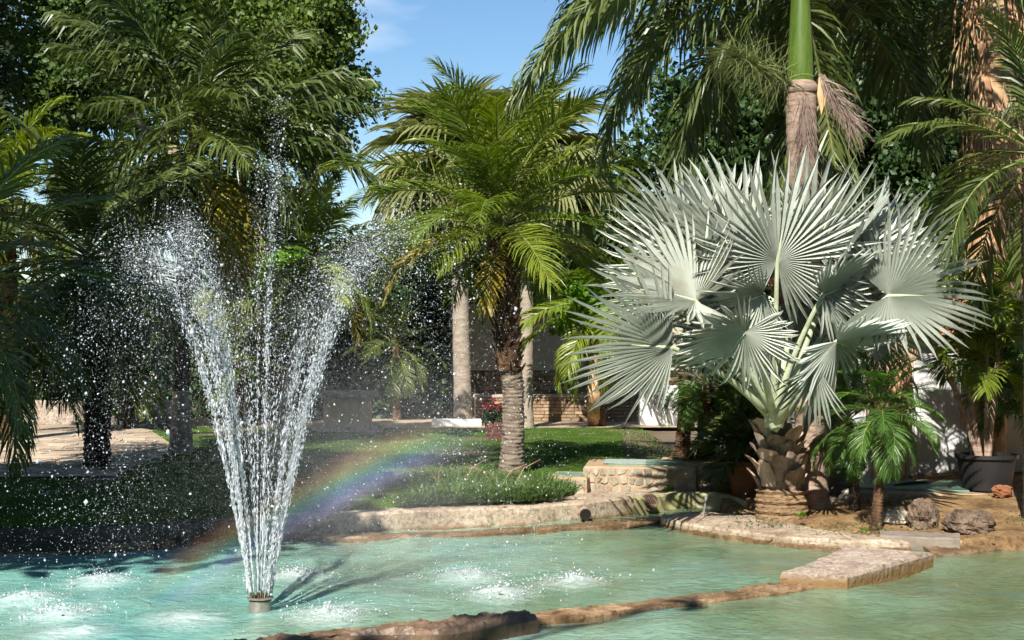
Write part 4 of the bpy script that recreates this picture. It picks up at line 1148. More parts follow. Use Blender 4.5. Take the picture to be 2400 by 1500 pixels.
# slim trunks by the brick wall
t = thing('dracaena_tree', G(1393, 1003, 0.29), 'short tree with twisted tan trunk before the brick wall', 'tree')
trunk_mesh([G(1393, 1003, 0.25), P(1392, 930, 26.3), P(1394, 850, 26.3), P(1396, 760, 26.3)], 0.13, 0.10, M_straw, t, rings=0.12, amp=0.15, jit=0.10)
V, Fa = leaf_cloud(1600, [(tuple(P(1400, 700, 26.3)), (0.9, 0.8, 0.5))], 0.14, 0.2, 30); put(bpy.data.objects.new('crown', fast_mesh('crown', V, Fa, M_lime)), t)
t = thing('palm_post', G(1412, 1004, 0.29), 'thin brown trunk close beside the twisted tan trunk', 'tree')
trunk_mesh([G(1412, 1004, 0.25), P(1410, 900, 26.2), P(1405, 740, 26.2)], 0.07, 0.06, M_brown, t, rings=0.1)
crown_of(t, P(1405, 720, 26.2), 26, 1.9, 70, -40, 40, 70, [M_frondA, M_rachis], nl=44, ll=0.5, lw=0.032, seed=41, az0=15, vee=8, ld=0.5)

# ------------------------------------------------------------------ royal palms
def royal(name, label, base, x_top, z_shaft0, z_shaft1, rt, seed, mats, n=16, L=3.2, az0=0, sub=True, ok=None, tm=None):
    t = thing(name, base, label, 'palm tree')
    top = Vector((x_top, base.y, z_shaft0))
    trunk_mesh([base - Vector((0, 0, 0.1)), base.lerp(top, 0.35), base.lerp(top, 0.7), top], rt * 0.95, rt, tm or M_royal, t, rings=0.11, amp=0.07, flare=0.10, seg=22, jit=0.012)
    prof = [(rt * 1.08, -0.03), (rt * 1.06, 0.05), (rt * 0.80, 0.10)]
    mb = MB(); lathe(mb, [(rt * 0.9, -0.08), (rt * 1.14, -0.05), (rt * 1.12, 0.02), (rt * 0.9, 0.06)], top, 26, jit=0.02); mb.build('leaf_scar_collar', M_straw if not sub else M_royal, t, smooth=True)
    h = z_shaft1 - z_shaft0
    mb = MB(); lathe(mb, [(rt * 0.80, 0.0), (rt * 0.86, 0.05), (rt * 0.84, 0.20), (rt * 0.76, 0.5), (rt * 0.62, h * 0.75), (rt * 0.5, h)], top, 28); mb.build('crownshaft', M_shaft, t, smooth=True)
    c = Vector((x_top, base.y, z_shaft1))
    crown_of(t, c, n, L, 70, -30, 60, 85, mats, nl=110, ll=0.72, lw=0.036, seed=seed, az0=az0, vee=0, plum=34, ld=0.95, rach=0.032, K=8, ok=ok, start=0.10)
    return t, top
rb = G(1903, 1193, 0.15)
xt = (1876 - 1200) * rb.y / FPX
zs0 = EYE + (800 - 205) * rb.y / FPX
rp, rtop = royal('royal_palm', 'royal palm with ringed trunk and glossy green crownshaft behind the silver palm', rb, xt, zs0, zs0 + 1.22, 0.160, 51, [M_frondR, M_rachis], n=30, L=3.3, az0=30, ok=lambda a, u: not (222 < a < 318) and not (318 <= a and u > 0.5))
def brush(parent, name, s0, dirv, n, length, spread, mat, w0=0.006, droop=0.5, sub=4, seed=1):
    rr = random.Random(seed); mb = MB(); s0 = Vector(s0); dirv = Vector(dirv).normalized()
    for i in range(n):
        d = (dirv + Vector((rr.gauss(0, spread), rr.gauss(0, spread * 0.7), rr.gauss(0, spread)))).normalized()
        l = length * rr.uniform(0.22, 0.62); st = s0 + dirv * length * rr.uniform(0.0, 0.85) + Vector((rr.gauss(0, 0.02), rr.gauss(0, 0.02), 0))
        pts = [st]; dd = d.copy()
        for k in range(sub):
            pts.append(pts[-1] + dd * l / sub); dd = (dd + Vector((rr.gauss(0, 0.12), rr.gauss(0, 0.12), -droop / sub))).normalized()
        tube(mb, pts, [w0 * (1 - 0.8 * k / sub) for k in range(sub + 1)], 3, cap=False)
    tube(mb, [s0, s0 + dirv * length * 0.5], [w0 * 3, w0], 6)
    return mb.build(name, mat, parent)
brush(rp, 'dry_flower_brush', rtop + Vector((0, -0.20, -0.12)), (0.0, -0.06, -1), 420, 0.88, 0.15, M_dry, 0.0055, 0.15, seed=2)
brush(rp, 'green_flower_branch', rtop + Vector((-0.14, -0.12, 0.02)), (-0.72, -0.25, 0.30), 560, 0.80, 0.75, M_inflo, 0.0042, 0.9, seed=3)
brush(rp, 'dead_flower_branch', rtop + Vector((0.17, -0.10, 0.12)), (0.30, -0.2, -0.55), 240, 0.72, 0.30, M_dry, 0.006, 0.6, seed=4)
mb = MB(); a = rtop + Vector((0.20, -0.12, 0.05)); V = [a + Vector((-0.03, 0, 0.05)), a + Vector((0.045, -0.02, 0.0)), a + Vector((0.05, -0.03, -0.16)), a + Vector((-0.01, -0.01, -0.36)), a + Vector((-0.05, 0, -0.15))]
mb.add(V + [v + Vector((0, 0.03, 0)) for v in V], [(0, 1, 2, 3, 4), (9, 8, 7, 6, 5)] + [(i, (i + 1) % 5, 5 + (i + 1) % 5, 5 + i) for i in range(5)]); mb.build('spathe', M_straw, rp)
rb2 = G(1982, 1160, 0.18)
royal('royal_palm', 'second royal palm, its pinkish flared foot by the white wall, crown above the frame', rb2, 3.22, 5.7, 6.8, 0.13, 57, [M_frondR, M_rachis], n=28, L=3.3, az0=200, ok=lambda a, u: not (200 < a < 330), tm=surf('shade_dark_trunk', [(0.06, 0.045, 0.035), (0.13, 0.10, 0.08), (0.20, 0.155, 0.125)], 5, bump=0.6, stretch=(1, 1, 4)))  # trunk coloured darker than the first royal to stand in for shade
# feather crown filling the upper corner
pb = Vector((8.2, 19.5, 0.2))
t = thing('corner_palm', pb, 'tall palm beyond the house with fronds hanging in the upper corner', 'palm tree')
trunk_mesh([pb, pb + Vector((-0.3, 0, 6.2))], 0.2, 0.17, M_brown, t)
crown_of(t, pb + Vector((-0.3, 0, 6.3)), 30, 3.0, 75, -30, 45, 70, [M_frondB, M_rachis], nl=80, ok=lambda a, u: not (200 < a < 340), ll=0.6, lw=0.036, seed=61, vee=2, plum=15, ld=0.8, K=7)

# straw-skirted trunks at the side
def straw_trunk(label, pts, r0, r1, seed, n=420):
    pts = [Vector(p) for p in pts]; rr = random.Random(seed)
    t = thing('straw_trunk_palm', pts[0], label, 'palm tree', 'palms with fibre skirts')
    trunk_mesh(pts, r0, r1, M_straw, t, rings=0.2, amp=0.12, jit=0.06, seg=16)
    mb = MB(); pp = resample(pts, 60)
    for i in range(n):
        k = rr.randrange(16, 60); u = k / 59; a = rr.uniform(0, 2 * math.pi); r_ = (r0 + (r1 - r0) * u) * rr.uniform(0.95, 1.12)
        p = pp[k] + Vector((r_ * math.cos(a), r_ * math.sin(a), 0)); l = rr.uniform(0.4, 1.1); q = rr.gauss(0, 0.05)
        tube(mb, [p, p + Vector((q + 0.05 * math.cos(a), 0.05 * math.sin(a), -l * 0.5)), p + Vector((2 * q + 0.02 * math.cos(a), 0.02 * math.sin(a), -l))], [0.012, 0.009, 0.003], 3, cap=False)
    mb.build('fibre_skirt', M_straw, t)
    return t
t = straw_trunk('thick palm trunk hung with orange straw fibres at the house gable', [Vector((5.8, 17.3, 0.1)), P(2316, 660, 17.2), P(2330, 400, 17.2), P(2322, 130, 17.2), P(2318, -60, 17.2)], 0.20, 0.30, 5)
crown_of(t, P(2318, -40, 17.2), 26, 2.6, 60, -60, 45, 75, [M_frondR, M_rachis], nl=80, ok=lambda a, u: not (195 < a < 345), ll=0.6, lw=0.034, seed=66, az0=120, vee=0, plum=20, ld=0.8, K=7)
straw_trunk('second straw fibre trunk at the frame edge behind the gable trunk', [Vector((7.2, 19.0, 0.1)), P(2410, 500, 19), P(2400, 200, 19), P(2395, -80, 19)], 0.22, 0.28, 6, 300)
straw_trunk('reddish fibre skirt trunk glimpsed behind the silver fans', [Vector((4.5, 16.9, 0.1)), P(2085, 800, 16.9), P(2078, 560, 16.9)], 0.16, 0.20, 7, 260)

# ------------------------------------------------------------------ small palms, pots
def pygmy(label, base_px, top_px, Y, r, n, L, seed, yellow=()):
    b_ = P(*base_px, Y); c = P(*top_px, Y)
    t = thing('dwarf_date_palm', b_, label, 'palm tree', 'dwarf date palms on the island')
    trunk_mesh([b_ - Vector((0, 0, 0.06)), b_.lerp(c, 0.5) + Vector((0.02, 0, 0)), c], r * 1.15, r, M_brown if seed % 2 else M_darktrunk, t, rings=0.03, amp=0.25, jit=0.12, flare=0.02)
    crown_of(t, c, n, L, 82, -55, 55, 85, [M_pygmy, M_rachis], nl=64, ll=0.21, lw=0.0075, seed=seed, vee=16, ld=0.4, rach=0.007, K=7, yellow=yellow)
pygmy('dwarf date palm with scaly leaning trunk, nearest the edging beam', (2050, 1246), (2068, 965), 13.5, 0.042, 32, 0.62, 71)
pygmy('dwarf date palm with thin dark trunk just behind the scaly one', (2003, 1196), (1990, 985), 14.6, 0.042, 28, 0.60, 72)
pygmy('dwarf date palm with fuzzy brown trunk on the shaded planter', (1655, 1075), (1650, 900), 17.3, 0.10, 24, 0.62, 73)
pygmy('dwarf date palm at the end of the lawn, its trunk all in shade', (1598, 1065), (1605, 880), 17.9, 0.08, 20, 0.6, 75)

def clump_plant(name, label, cat, base, n, hh, LL, mats, seed, stems=(), sm=None, group=None, spread=0.12, rr_=0.02):
    t = thing(name, base, label, cat, group); rr = random.Random(seed); base = Vector(base)
    for k, (dx, dy, h) in enumerate(stems):
        top = base + Vector((dx, dy, h))
        trunk_mesh([base + Vector((dx * 0.15, dy * 0.15, 0)), base.lerp(top, 0.5) + Vector((dx * 0.08, 0, 0)), top], rr_ * 1.2, rr_, sm or M_royal, t, 'stem', rings=0.09, amp=0.12, seg=9)
        crown_of(t, top, n, LL, 80, -20, 40, 75, mats, nl=34, ll=0.34, lw=0.022, seed=seed + k, K=5, az0=rr.uniform(0, 360), vee=18, ld=0.35, rach=0.008)
    return t
# big black pot with cane palm
pc = P(2312, 1142, 15.6); pc.z = 0.28
t = thing('black_pot', pc, 'large black plastic pot on the platform by the white wall', 'plant pot')
mb = MB(); lathe(mb, [(0.255, 0.0), (0.31, 0.34), (0.315, 0.345), (0.335, 0.345), (0.335, 0.385), (0.31, 0.385), (0.30, 0.31), (0.0, 0.31)], pc, 40, cap0=True); mb.build('shell', M_blackpot, t, smooth=False)
mb = MB(); lathe(mb, [(0.0, 0.325), (0.302, 0.320)], pc, 24); mb.build('potting_soil', M_soil, t)
clump_plant('cane_palm', 'cane palm with ringed leaning stems growing in the black pot', 'palm tree', pc + Vector((0, 0, 0.3)), 8, 1, 0.62, [M_frondA, M_rachis], 81,
            ((-0.52, 0.0, 1.3), (-0.36, 0.05, 1.75), (0.02, 0.05, 1.5), (0.10, -0.05, 1.1), (0.2, 0.1, 1.8)), rr_=0.024)
b_ = Vector((6.05, 16.3, 0.3))
clump_plant('cane_palm', 'leafy cane palm clump at the frame edge beside the pot', 'palm tree', b_, 16, 1, 0.85, [M_pygmy, M_rachis], 91, ((-0.05, 0.0, 0.95), (0.1, 0.2, 1.5), (-0.1, 0.3, 1.25)), rr_=0.03)
# grey trunk on the very edge, nearer
t = thing('edge_trunk_palm', Vector((5.25, 13.9, 0.2)), 'dark grey palm trunk cut by the frame edge with black hanging fronds', 'palm tree')
trunk_mesh([Vector((5.12, 13.9, 0.1)), Vector((5.12, 13.9, 1.9)), Vector((5.1, 13.9, 3.6))], 0.13, 0.11, M_darktrunk, t, rings=0.1)
crown_of(t, Vector((5.1, 13.9, 3.7)), 22, 1.7, 70, -55, 45, 80, [M_frondB, M_rachis], nl=44, ok=lambda a, u: 70 < a < 215, ll=0.5, lw=0.03, seed=95, az0=80, vee=8, ld=0.5)
# terracotta and blue-white pots
pc = P(1748, 1135, 16.1); pc.z = 0.15
t = thing('terracotta_pot', pc, 'large shaded terracotta pot beside the silver palm', 'plant pot')
mb = MB(); lathe(mb, [(0.15, 0), (0.21, 0.32), (0.235, 0.33), (0.24, 0.40), (0.21, 0.40), (0.20, 0.35), (0, 0.35)], pc, 32, cap0=True); mb.build('shell', M_terra, t)
clump_plant('potted_palm', 'spiky young palm in the terracotta pot', 'palm tree', pc + Vector((0, 0, 0.35)), 12, 1, 0.5, [M_frondB, M_rachis], 97, ((0.0, 0, 0.15), (0.06, 0.03, 0.4)), rr_=0.02)
pc = P(1728, 1075, 17.2); pc.z = 0.47
t = thing('ceramic_pot', pc, 'blue and white striped ceramic pot in the shade behind the planter', 'plant pot')
mb = MB(); lathe(mb, [(0.10, 0), (0.13, 0.30), (0.14, 0.31), (0.14, 0.34), (0.12, 0.34), (0.11, 0.28), (0, 0.28)], pc, 28, cap0=True); mb.build('shell', M_ceram, t)
for zz in (0.06, 0.16, 0.22, 0.312):
    mb = MB(); q = 0.10 + 0.1 * zz + 0.0025 + (0.007 if zz > 0.3 else 0); lathe(mb, [(q, zz), (q + 0.002, zz + 0.026)], pc, 28); mb.build('blue_band', M_blue, t)
clump_plant('potted_palm', 'slim arching palm in the striped ceramic pot', 'palm tree', pc + Vector((0, 0, 0.28)), 12, 1, 0.65, [M_frondB, M_rachis], 99, ((0.0, 0, 0.12), (-0.04, 0.02, 0.35)), rr_=0.015)
# brick planter with red flowers
pc = G(1172, 1030, 0.29)
t = thing('flower_planter', pc, 'red brick flower planter on the lawn behind the rough trunk', 'planter')
mb = MB(); lathe(mb, [(0.20, 0), (0.245, 0.30), (0.20, 0.30), (0.18, 0.24), (0, 0.24)], pc, 20); mb.build('body', M_joint, t)
for j in range(4):
    for k in range(13):
        a = 2 * math.pi * (k + 0.5 * (j % 2)) / 13; r_ = 0.208 + 0.011 * j
        Mx = Matrix.Translation(pc + Vector((0, 0, 0.005 + j * 0.074))) @ Matrix.Rotation(a, 4, 'Z')
        mb = MB(); box(mb, r_ - 0.02, r_ + 0.012, -0.047, 0.047, 0, 0.066); mb.build('brick', M_rbrick, t, Mx)
t = thing('geranium', pc + Vector((0, 0, 0.25)), 'bushy red flowered plant spilling from the brick planter', 'plant')
V, Fa = leaf_cloud(1500, [(tuple(pc + Vector((0.02, 0, 0.42))), (0.34, 0.3, 0.17))], 0.05, 0.05, 20); put(bpy.data.objects.new('foliage', fast_mesh('foliage', V, Fa, M_hedge)), t)
V, Fa = leaf_cloud(420, [(tuple(pc + Vector((-0.02, -0.05, 0.55))), (0.36, 0.3, 0.08))], 0.035, 0.03, 12); put(bpy.data.objects.new('flowers', fast_mesh('flowers', V, Fa, M_red)), t)

# border grass on the kerb
def border():
    t = thing('border_grass', G(1150, 1170, 0.2), 'tufted arching border grass along the kerb below the feather palm', 'grass')
    n = 5200; Vs, Fs = [], []
    px = rng.uniform(930, 1345, n)
    fr = np.array([np.interp(x, [930, 1000, 1240, 1345], [1205, 1196, 1189, 1166]) for x in px])
    bk = np.interp(px, [930, 1050, 1250, 1345], [1135, 1120, 1128, 1158])
    v = rng.random(n) ** 0.8
    py = bk + (fr - 6 - bk) * v
    Y = (EYE - 0.24) * FPX / (py - 800)
    kx = np.array([p.x for p in kerb_line]); ky = np.array([p.y for p in kerb_line])
    Y = np.maximum(Y, np.interp((px - 1200) * Y / FPX, kx, ky) + 0.14 + 0.1 * rng.random(n))
    x = (px - 1200) * Y / FPX
    a = rng.uniform(0, 2 * np.pi, n); h = rng.uniform(0.12, 0.26, n) * np.interp(px, [930, 980, 1290, 1345], [0.55, 1, 1, 0.7]); lean = rng.uniform(0.25, 1.0, n)
    d = np.stack([np.cos(a) * lean, np.sin(a) * lean - 0.15, np.ones(n)], 1); d = unit(d)
    p = np.stack([x, Y, np.full(n, 0.235)], 1); w_ = rng.uniform(0.0035, 0.0065, n)
    s_ = unit(np.cross(d, np.array([0, 0, 1.0]) + rng.normal(0, 0.4, (n, 3)))) * w_[:, None]
    P0 = p; P1 = p + d * (h * 0.45)[:, None]; d2 = unit(d + np.array([0, 0, -0.45])); P2 = P1 + d2 * (h * 0.4)[:, None]; d3 = unit(d2 + np.array([0, 0, -0.8])); P3 = P2 + d3 * (h * 0.35)[:, None]
    V = np.stack([P0 - s_, P0 + s_, P1 - s_, P1 + s_, P2 - s_ * 0.8, P2 + s_ * 0.8, P3], 1).reshape(-1, 3)
    i = np.arange(n) * 7
    T = [(0, 1, 3), (0, 3, 2), (2, 3, 5), (2, 5, 4), (4, 5, 6)]
    Fa = np.concatenate([np.stack([i + q for q in tr_], 1) for tr_ in T])
    o = put(bpy.data.objects.new('blades', fast_mesh('blades', V, Fa, M_liriope)), t); o['kind'] = 'stuff'
    rr = random.Random(3); mb = MB()
    for k in range(10):
        s0 = P(rr.uniform(940, 1300), 1160, 15.6); s0.z = 0.25; dd = Vector((rr.uniform(-0.6, 0.6), rr.uniform(-0.2, 0.2), rr.uniform(0.4, 0.9)))
        tube(mb, [s0, s0 + dd * 0.3, s0 + dd * 0.5 + Vector((dd.x * 0.2, 0, -0.08))], [0.004, 0.003, 0.002], 3, cap=False)
    mb.build('dry_stalks', M_straw, t)
border()
# tiny weeds on the soil
for (px, py, Y, s_, lab) in ((2025, 1243, 13.5, 0.03, 'tiny green weed at the foot of the scaly dwarf palm'), (1880, 1205, 14.0, 0.035, 'tiny weed beside the silver palm stump'), (1568, 1146, 16.3, 0.04, 'small weed growing on the basin apron'), (2250, 1262, 13.1, 0.05, 'thin weed beside the edging beam')):
    b_ = P(px, py, Y); V, Fa = leaf_cloud(50, [((b_.x, b_.y, b_.z), (s_, s_, s_ * 0.5))], 0.03, 0.02, 10)
    tag(put(bpy.data.objects.new('weed', fast_mesh('weed', V, Fa, M_lime))), lab, 'weed')
V, Fa = leaf_cloud(2600, [((5.6, 13.6, 0.20), (0.8, 0.6, 0.02)), ((3.9, 15.0, 0.15), (0.35, 0.3, 0.02)), ((3.35, 13.4, 0.11), (0.7, 0.25, 0.01)), ((2.6, 13.9, 0.11), (0.4, 0.3, 0.01))], 0.022, 0.10, 20)
tag(put(bpy.data.objects.new('ground_cover', fast_mesh('ground_cover', V, Fa, M_olive))), 'sparse low weeds and leaf litter on the island soil', 'ground cover', kind='stuff')

n_ = 420; px_ = rng.uniform(560, 2380, n_); py_ = rng.uniform(1010, 1262, n_)
keepers = []
for a_, b_ in zip(px_, py_):
    if a_ < 1230 and b_ < 1100: q = G(a_, b_, 0.315)
    elif a_ > 1700 and b_ > 1222: q = G(a_, b_, 0.125)
    elif a_ < 1400 and 1185 < b_ < 1192: q = G(a_, b_, 0.205)
    else: continue
    keepers.append(q)
c_ = np.array([tuple(q) for q in keepers]); m_ = len(c_)
a_ = rng.uniform(0, 6.28, m_); l_ = rng.uniform(0.015, 0.045, m_)[:, None]
d_ = np.stack([np.cos(a_), np.sin(a_), rng.normal(0, 0.2, m_)], 1) * l_; e_ = np.stack([-np.sin(a_), np.cos(a_), rng.normal(0, 0.2, m_)], 1) * l_ * 0.4
V = np.stack([c_ - d_, c_ + e_, c_ + d_, c_ - e_], 1).reshape(-1, 3); i_ = np.arange(m_) * 4
tag(put(bpy.data.objects.new('leaf_litter', fast_mesh('leaf_litter', V, np.stack([i_, i_ + 1, i_ + 2, i_ + 3], 1), M_boot))), 'dry fallen leaves scattered over the lawn and island soil', 'leaf litter', kind='stuff')

# ------------------------------------------------------------------ trees behind
def B(px, py, Y, rx, ry, rz): return (tuple(P(px, py, Y)), (rx, ry, rz))
tree('plane_tree', 'large broadleaf tree filling the upper corner behind the tall palm', 'tree', (-7.0, 33, 0.3), [B(250, 60, 33, 3.2, 2.2, 2.6), B(560, 40, 34, 2.4, 2.0, 2.2), B(110, 250, 32, 1.6, 1.6, 1.2)], 52000, 0.125, M_plane, 0.26, M_grey, 0.34, 'broadleaf trees behind the garden')
tree('plane_tree', 'broadleaf tree whose leafy edge meets the open sky', 'tree', (-4.6, 32, 0.3), [B(690, 110, 32, 1.45, 1.6, 2.0), B(800, 215, 31.5, 0.75, 0.9, 0.62), B(740, 330, 32, 0.9, 1.0, 0.75), B(600, 260, 33, 1.2, 1.2, 1.2), B(790, 30, 32, 0.4, 0.5, 0.5)], 40000, 0.115, M_plane, 0.2, M_grey, 0.30, 'broadleaf trees behind the garden')
tree('bushy_tree', 'olive green bushy tree behind the jets', 'tree', (-6.4, 31, 0.3), [B(300, 470, 31, 1.4, 1.2, 0.9), B(520, 480, 31, 1.5, 1.2, 0.8), B(640, 480, 31.5, 1.0, 1.0, 0.8)], 15000, 0.10, M_olive, 0.12, None, 0.3, 'broadleaf trees behind the garden')
tree('lime_shrub', 'bright lime green sunlit shrub behind the middle jets', 'shrub', (-5.0, 27.5, 0.3), [B(560, 610, 27.5, 0.75, 0.7, 0.5), B(670, 640, 27.2, 0.55, 0.6, 0.75)], 6500, 0.11, M_lime, 0.07, None, 0.18, 'lime green shrubs')
tree('lime_shrub', 'lime green clipped shrub above the house roof', 'shrub', (6.3, 23.5, 0.3), [B(2190, 540, 22.5, 0.75, 0.6, 0.42), B(2300, 560, 22.8, 0.6, 0.6, 0.42)], 6500, 0.09, M_lime, 0.1, None, 0.16, 'lime green shrubs')
tree('lime_shrub', 'lime green creeper drooping over the cream wall', 'shrub', (1.0, 29.9, 2.4), [B(1290, 700, 29.5, 0.35, 0.3, 0.25), B(1350, 750, 29.5, 0.35, 0.25, 0.22), B(1150, 690, 29.8, 0.7, 0.4, 0.35)], 2500, 0.11, M_lime, 0, None, 0.12, 'lime green shrubs')
tree('dark_tree', 'dark leafy tree behind the royal palm with sky glinting through', 'tree', (5.0, 31, 0.3), [B(1700, 330, 31, 2.2, 1.6, 2.0), B(1850, 180, 31, 2.0, 1.6, 2.0), B(1650, 560, 30, 1.6, 1.2, 1.2)], 32000, 0.13, M_darkleaf, 0.2, None, 0.38, 'dark trees beyond the house')
tree('dark_tree', 'dark leafy tree above the house roof beside the straw trunks', 'tree', (8.6, 31, 0.3), [B(2080, 330, 31, 2.2, 1.6, 2.2), B(2260, 420, 30, 1.6, 1.4, 1.8), B(2120, 80, 32, 2.4, 1.6, 1.8)], 36000, 0.13, M_darkleaf, 0.2, None, 0.38, 'dark trees beyond the house')
tree('dark_tree', 'dark leafy tree in the upper corner beyond the frame edge', 'tree', (13, 32, 0.3), [B(2480, 300, 31, 2.4, 1.6, 3.2)], 9000, 0.19, M_darkleaf, 0.2, None, 0.38, 'dark trees beyond the house')
tree('bushy_tree', 'dark green bushy tree between the spray and the feather palm', 'tree', (-2.6, 31, 0.3), [B(830, 620, 31, 1.25, 1.0, 0.95), B(960, 640, 31, 1.1, 1.0, 1.0), B(1050, 560, 31.5, 1.2, 1.0, 1.1)], 16000, 0.12, M_darkleaf, 0.12, None, 0.25, 'broadleaf trees behind the garden')
tree('bushy_tree', 'dark green bushy tree behind the crown of the feather palm', 'tree', (1.3, 32, 0.3), [B(1330, 560, 32, 1.3, 1.0, 1.3), B(1450, 480, 32, 1.1, 1.0, 1.4), B(1230, 620, 32, 1.0, 1.0, 0.8)], 16000, 0.12, M_darkleaf, 0.12, None, 0.25, 'broadleaf trees behind the garden')
# cypress
def cypress():
    b_ = Vector((-11.3, 30, 0.3)); t = thing('cypress', b_, 'narrow dark cypress at the upper frame edge', 'tree')
    V, Fa = leaf_cloud(22000, [((-11.25, 30, 2.6 + k * 1.3), (0.75 - 0.05 * abs(k - 2), 0.7, 1.1)) for k in range(7)], 0.10, 0.14, 30, 0.9)
    put(bpy.data.objects.new('crown', fast_mesh('crown', V, Fa, M_cypress)), t)
    trunk_mesh([b_, b_ + Vector((0, 0, 4))], 0.16, 0.1, M_darktrunk, t)
cypress()
# dark hedge closing the view between the trunks
def hedge(label, x0, x1, y, z1, n, mat, depth=0.6, sz=0.10):
    m = n; p = np.stack([rng.uniform(x0, x1, m), y + rng.uniform(-depth, depth, m) ** 3 / depth ** 2, 0.3 + (z1 - 0.3) * rng.random(m)], 1)
    p[:, 2] += 0.12 * np.sin(p[:, 0] * 3.1) + 0.1 * rng.standard_normal(m)
    nrm = unit(rng.standard_normal((m, 3)) + np.array([0, -0.5, 0.4])); t_ = unit(np.cross(nrm, rng.standard_normal((m, 3)))); s_ = np.cross(nrm, t_)
    L = sz * rng.uniform(0.6, 1.3, (m, 1))
    V = np.stack([p - t_ * L * 0.5, p + s_ * L * 0.4, p + t_ * L * 0.5, p - s_ * L * 0.4], 1).reshape(-1, 3); i = np.arange(m) * 4
    Fa = np.concatenate([np.stack([i, i + 1, i + 2], 1), np.stack([i, i + 2, i + 3], 1)])
    tag(put(bpy.data.objects.new('hedge', fast_mesh('hedge', V, Fa, mat))), label, 'hedge')
hedge('dark hedge behind the jets and the leaning palm, standing in for a shaded wall', -10.5, -1.3, 29.6, 3.0, 22000, M_hedge, 0.5, 0.13)  # put in to darken this stretch, where the wall lies in shade
hedge('tall dark hedge behind the cream wall and silver palm', -1.0, 14, 32.0, 4.6, 34000, M_hedge, 0.6, 0.16)
hedge('hedge at the far end of the flagstone path', -16, -10.2, 33.5, 3.2, 12000, M_olive, 0.5, 0.14)
mb = MB(); bbox_bev(mb, -9.6, -6.3, 27.6, 27.9, 0.2, 0.75, 0.03); tag(mb.build('garden_seat_wall', M_slab), 'low pale seat wall at the far end of the path', 'low wall')
mb = MB(); box(mb, -11.5, -8.2, 33, 35, 0.2, 3.0); t_ = tag(mb.build('far_house', M_ochre), 'ochre house front glimpsed behind the shaded palm', 'house')

# tree outside the frame that shades the near lawn
tree('shade_tree', 'broad dense tree outside the frame that shades the kerb and near lawn', 'tree', (-8.2, 7.5, 0.25), [((-6.6, 8.4, 7.2), (2.9, 2.7, 1.5)), ((-6.2, 6.9, 6.8), (1.8, 1.5, 1.2)), ((-5.3, 9.0, 7.4), (1.0, 2.0, 1.0)), ((-6.7, 11.3, 8.2), (1.2, 1.2, 0.9)), ((-5.2, 7.8, 7.0), (1.0, 1.3, 0.8)), ((-4.3, 11.2, 7.6), (0.9, 1.1, 0.7))], 45000, 0.24, M_darkleaf, 0.24, None, 0.4)

tree('shade_tree', 'tree behind the viewer that drops leaf shade on the dividing wall', 'tree', (-3.6, 0.6, 0.25), [((-3.5, 0.9, 6.6), (0.9, 0.8, 0.5)), ((-2.0, 2.62, 6.2), (0.42, 0.2, 0.10)), ((-0.72, 3.42, 6.3), (0.16, 0.16, 0.08))], 4200, 0.14, M_darkleaf, 0.14, None, 0.07)

def treeline(label, x0, x1, y0, y1, z1, n, sz):  # unseen foliage belts, added to cut sky fill and deepen the shadows
    u = rng.random(n); p = np.stack([x0 + (x1 - x0) * u + rng.normal(0, 0.6, n), y0 + (y1 - y0) * u + rng.normal(0, 0.6, n), rng.random(n) ** 0.8], 1)
    top = z1 * (0.85 + 0.12 * np.sin(u * 23) + 0.08 * np.sin(u * 61)); p[:, 2] = 0.2 + p[:, 2] * top
    nrm = unit(rng.standard_normal((n, 3)) + np.array([0, 0, 0.4])); t_ = unit(np.cross(nrm, rng.standard_normal((n, 3)))); s_ = np.cross(nrm, t_)
    L = sz * rng.uniform(0.6, 1.3, (n, 1))
    V = np.stack([p - t_ * L * 0.5, p + s_ * L * 0.4, p + t_ * L * 0.5, p - s_ * L * 0.4], 1).reshape(-1, 3); i = np.arange(n) * 4
    Fa = np.concatenate([np.stack([i, i + 1, i + 2], 1), np.stack([i, i + 2, i + 3], 1)])
    tag(put(bpy.data.objects.new('treeline', fast_mesh('treeline', V, Fa, M_hedge))), label, 'trees', kind='stuff')
treeline('unseen mass of trees behind the viewer, added to block sky light', -26, 26, -12, -12, 12, 9000, 0.9)
treeline('unseen mass of trees along one side of the pool, added to block sky light', -13, -16, -12, 22, 9, 7000, 0.8)
treeline('unseen mass of trees along the other side of the pool, added to block sky light', 12, 12, -12, 16, 10, 6500, 0.8)

# ------------------------------------------------------------------ fountain
fc = G(610, 1432)
t = thing('fountain_head', fc, 'weathered steel fountain pot ringed with small brass nozzles in the pool', 'fountain')
mb = MB(); lathe(mb, [(0.076, -0.25), (0.076, 0.082), (0.074, 0.086), (0.092, 0.088), (0.094, 0.098), (0.084, 0.100), (0.070, 0.099), (0.066, 0.085), (0.0, 0.085)], fc, 40); mb.build('pot', M_steel, t)
mb = MB(); lathe(mb, [(0.0775, 0.074), (0.0785, 0.076), (0.0775, 0.081)], fc, 40); mb.build('seam', M_joint, t)
NOZ = []
for k in range(14):
    a = 2 * math.pi * k / 14 + 0.2; d = Vector((math.cos(a), math.sin(a), 0)); b0 = fc + d * 0.062 + Vector((0, 0, 0.083)); e = b0 + d * 0.012 + Vector((0, 0, 0.062))
    mb = MB(); tube(mb, [b0, b0.lerp(e, 0.3), b0.lerp(e, 0.32), e], [0.0085, 0.0085, 0.0055, 0.0045], 8); mb.build('nozzle', M_brass, t); NOZ.append((e, d))
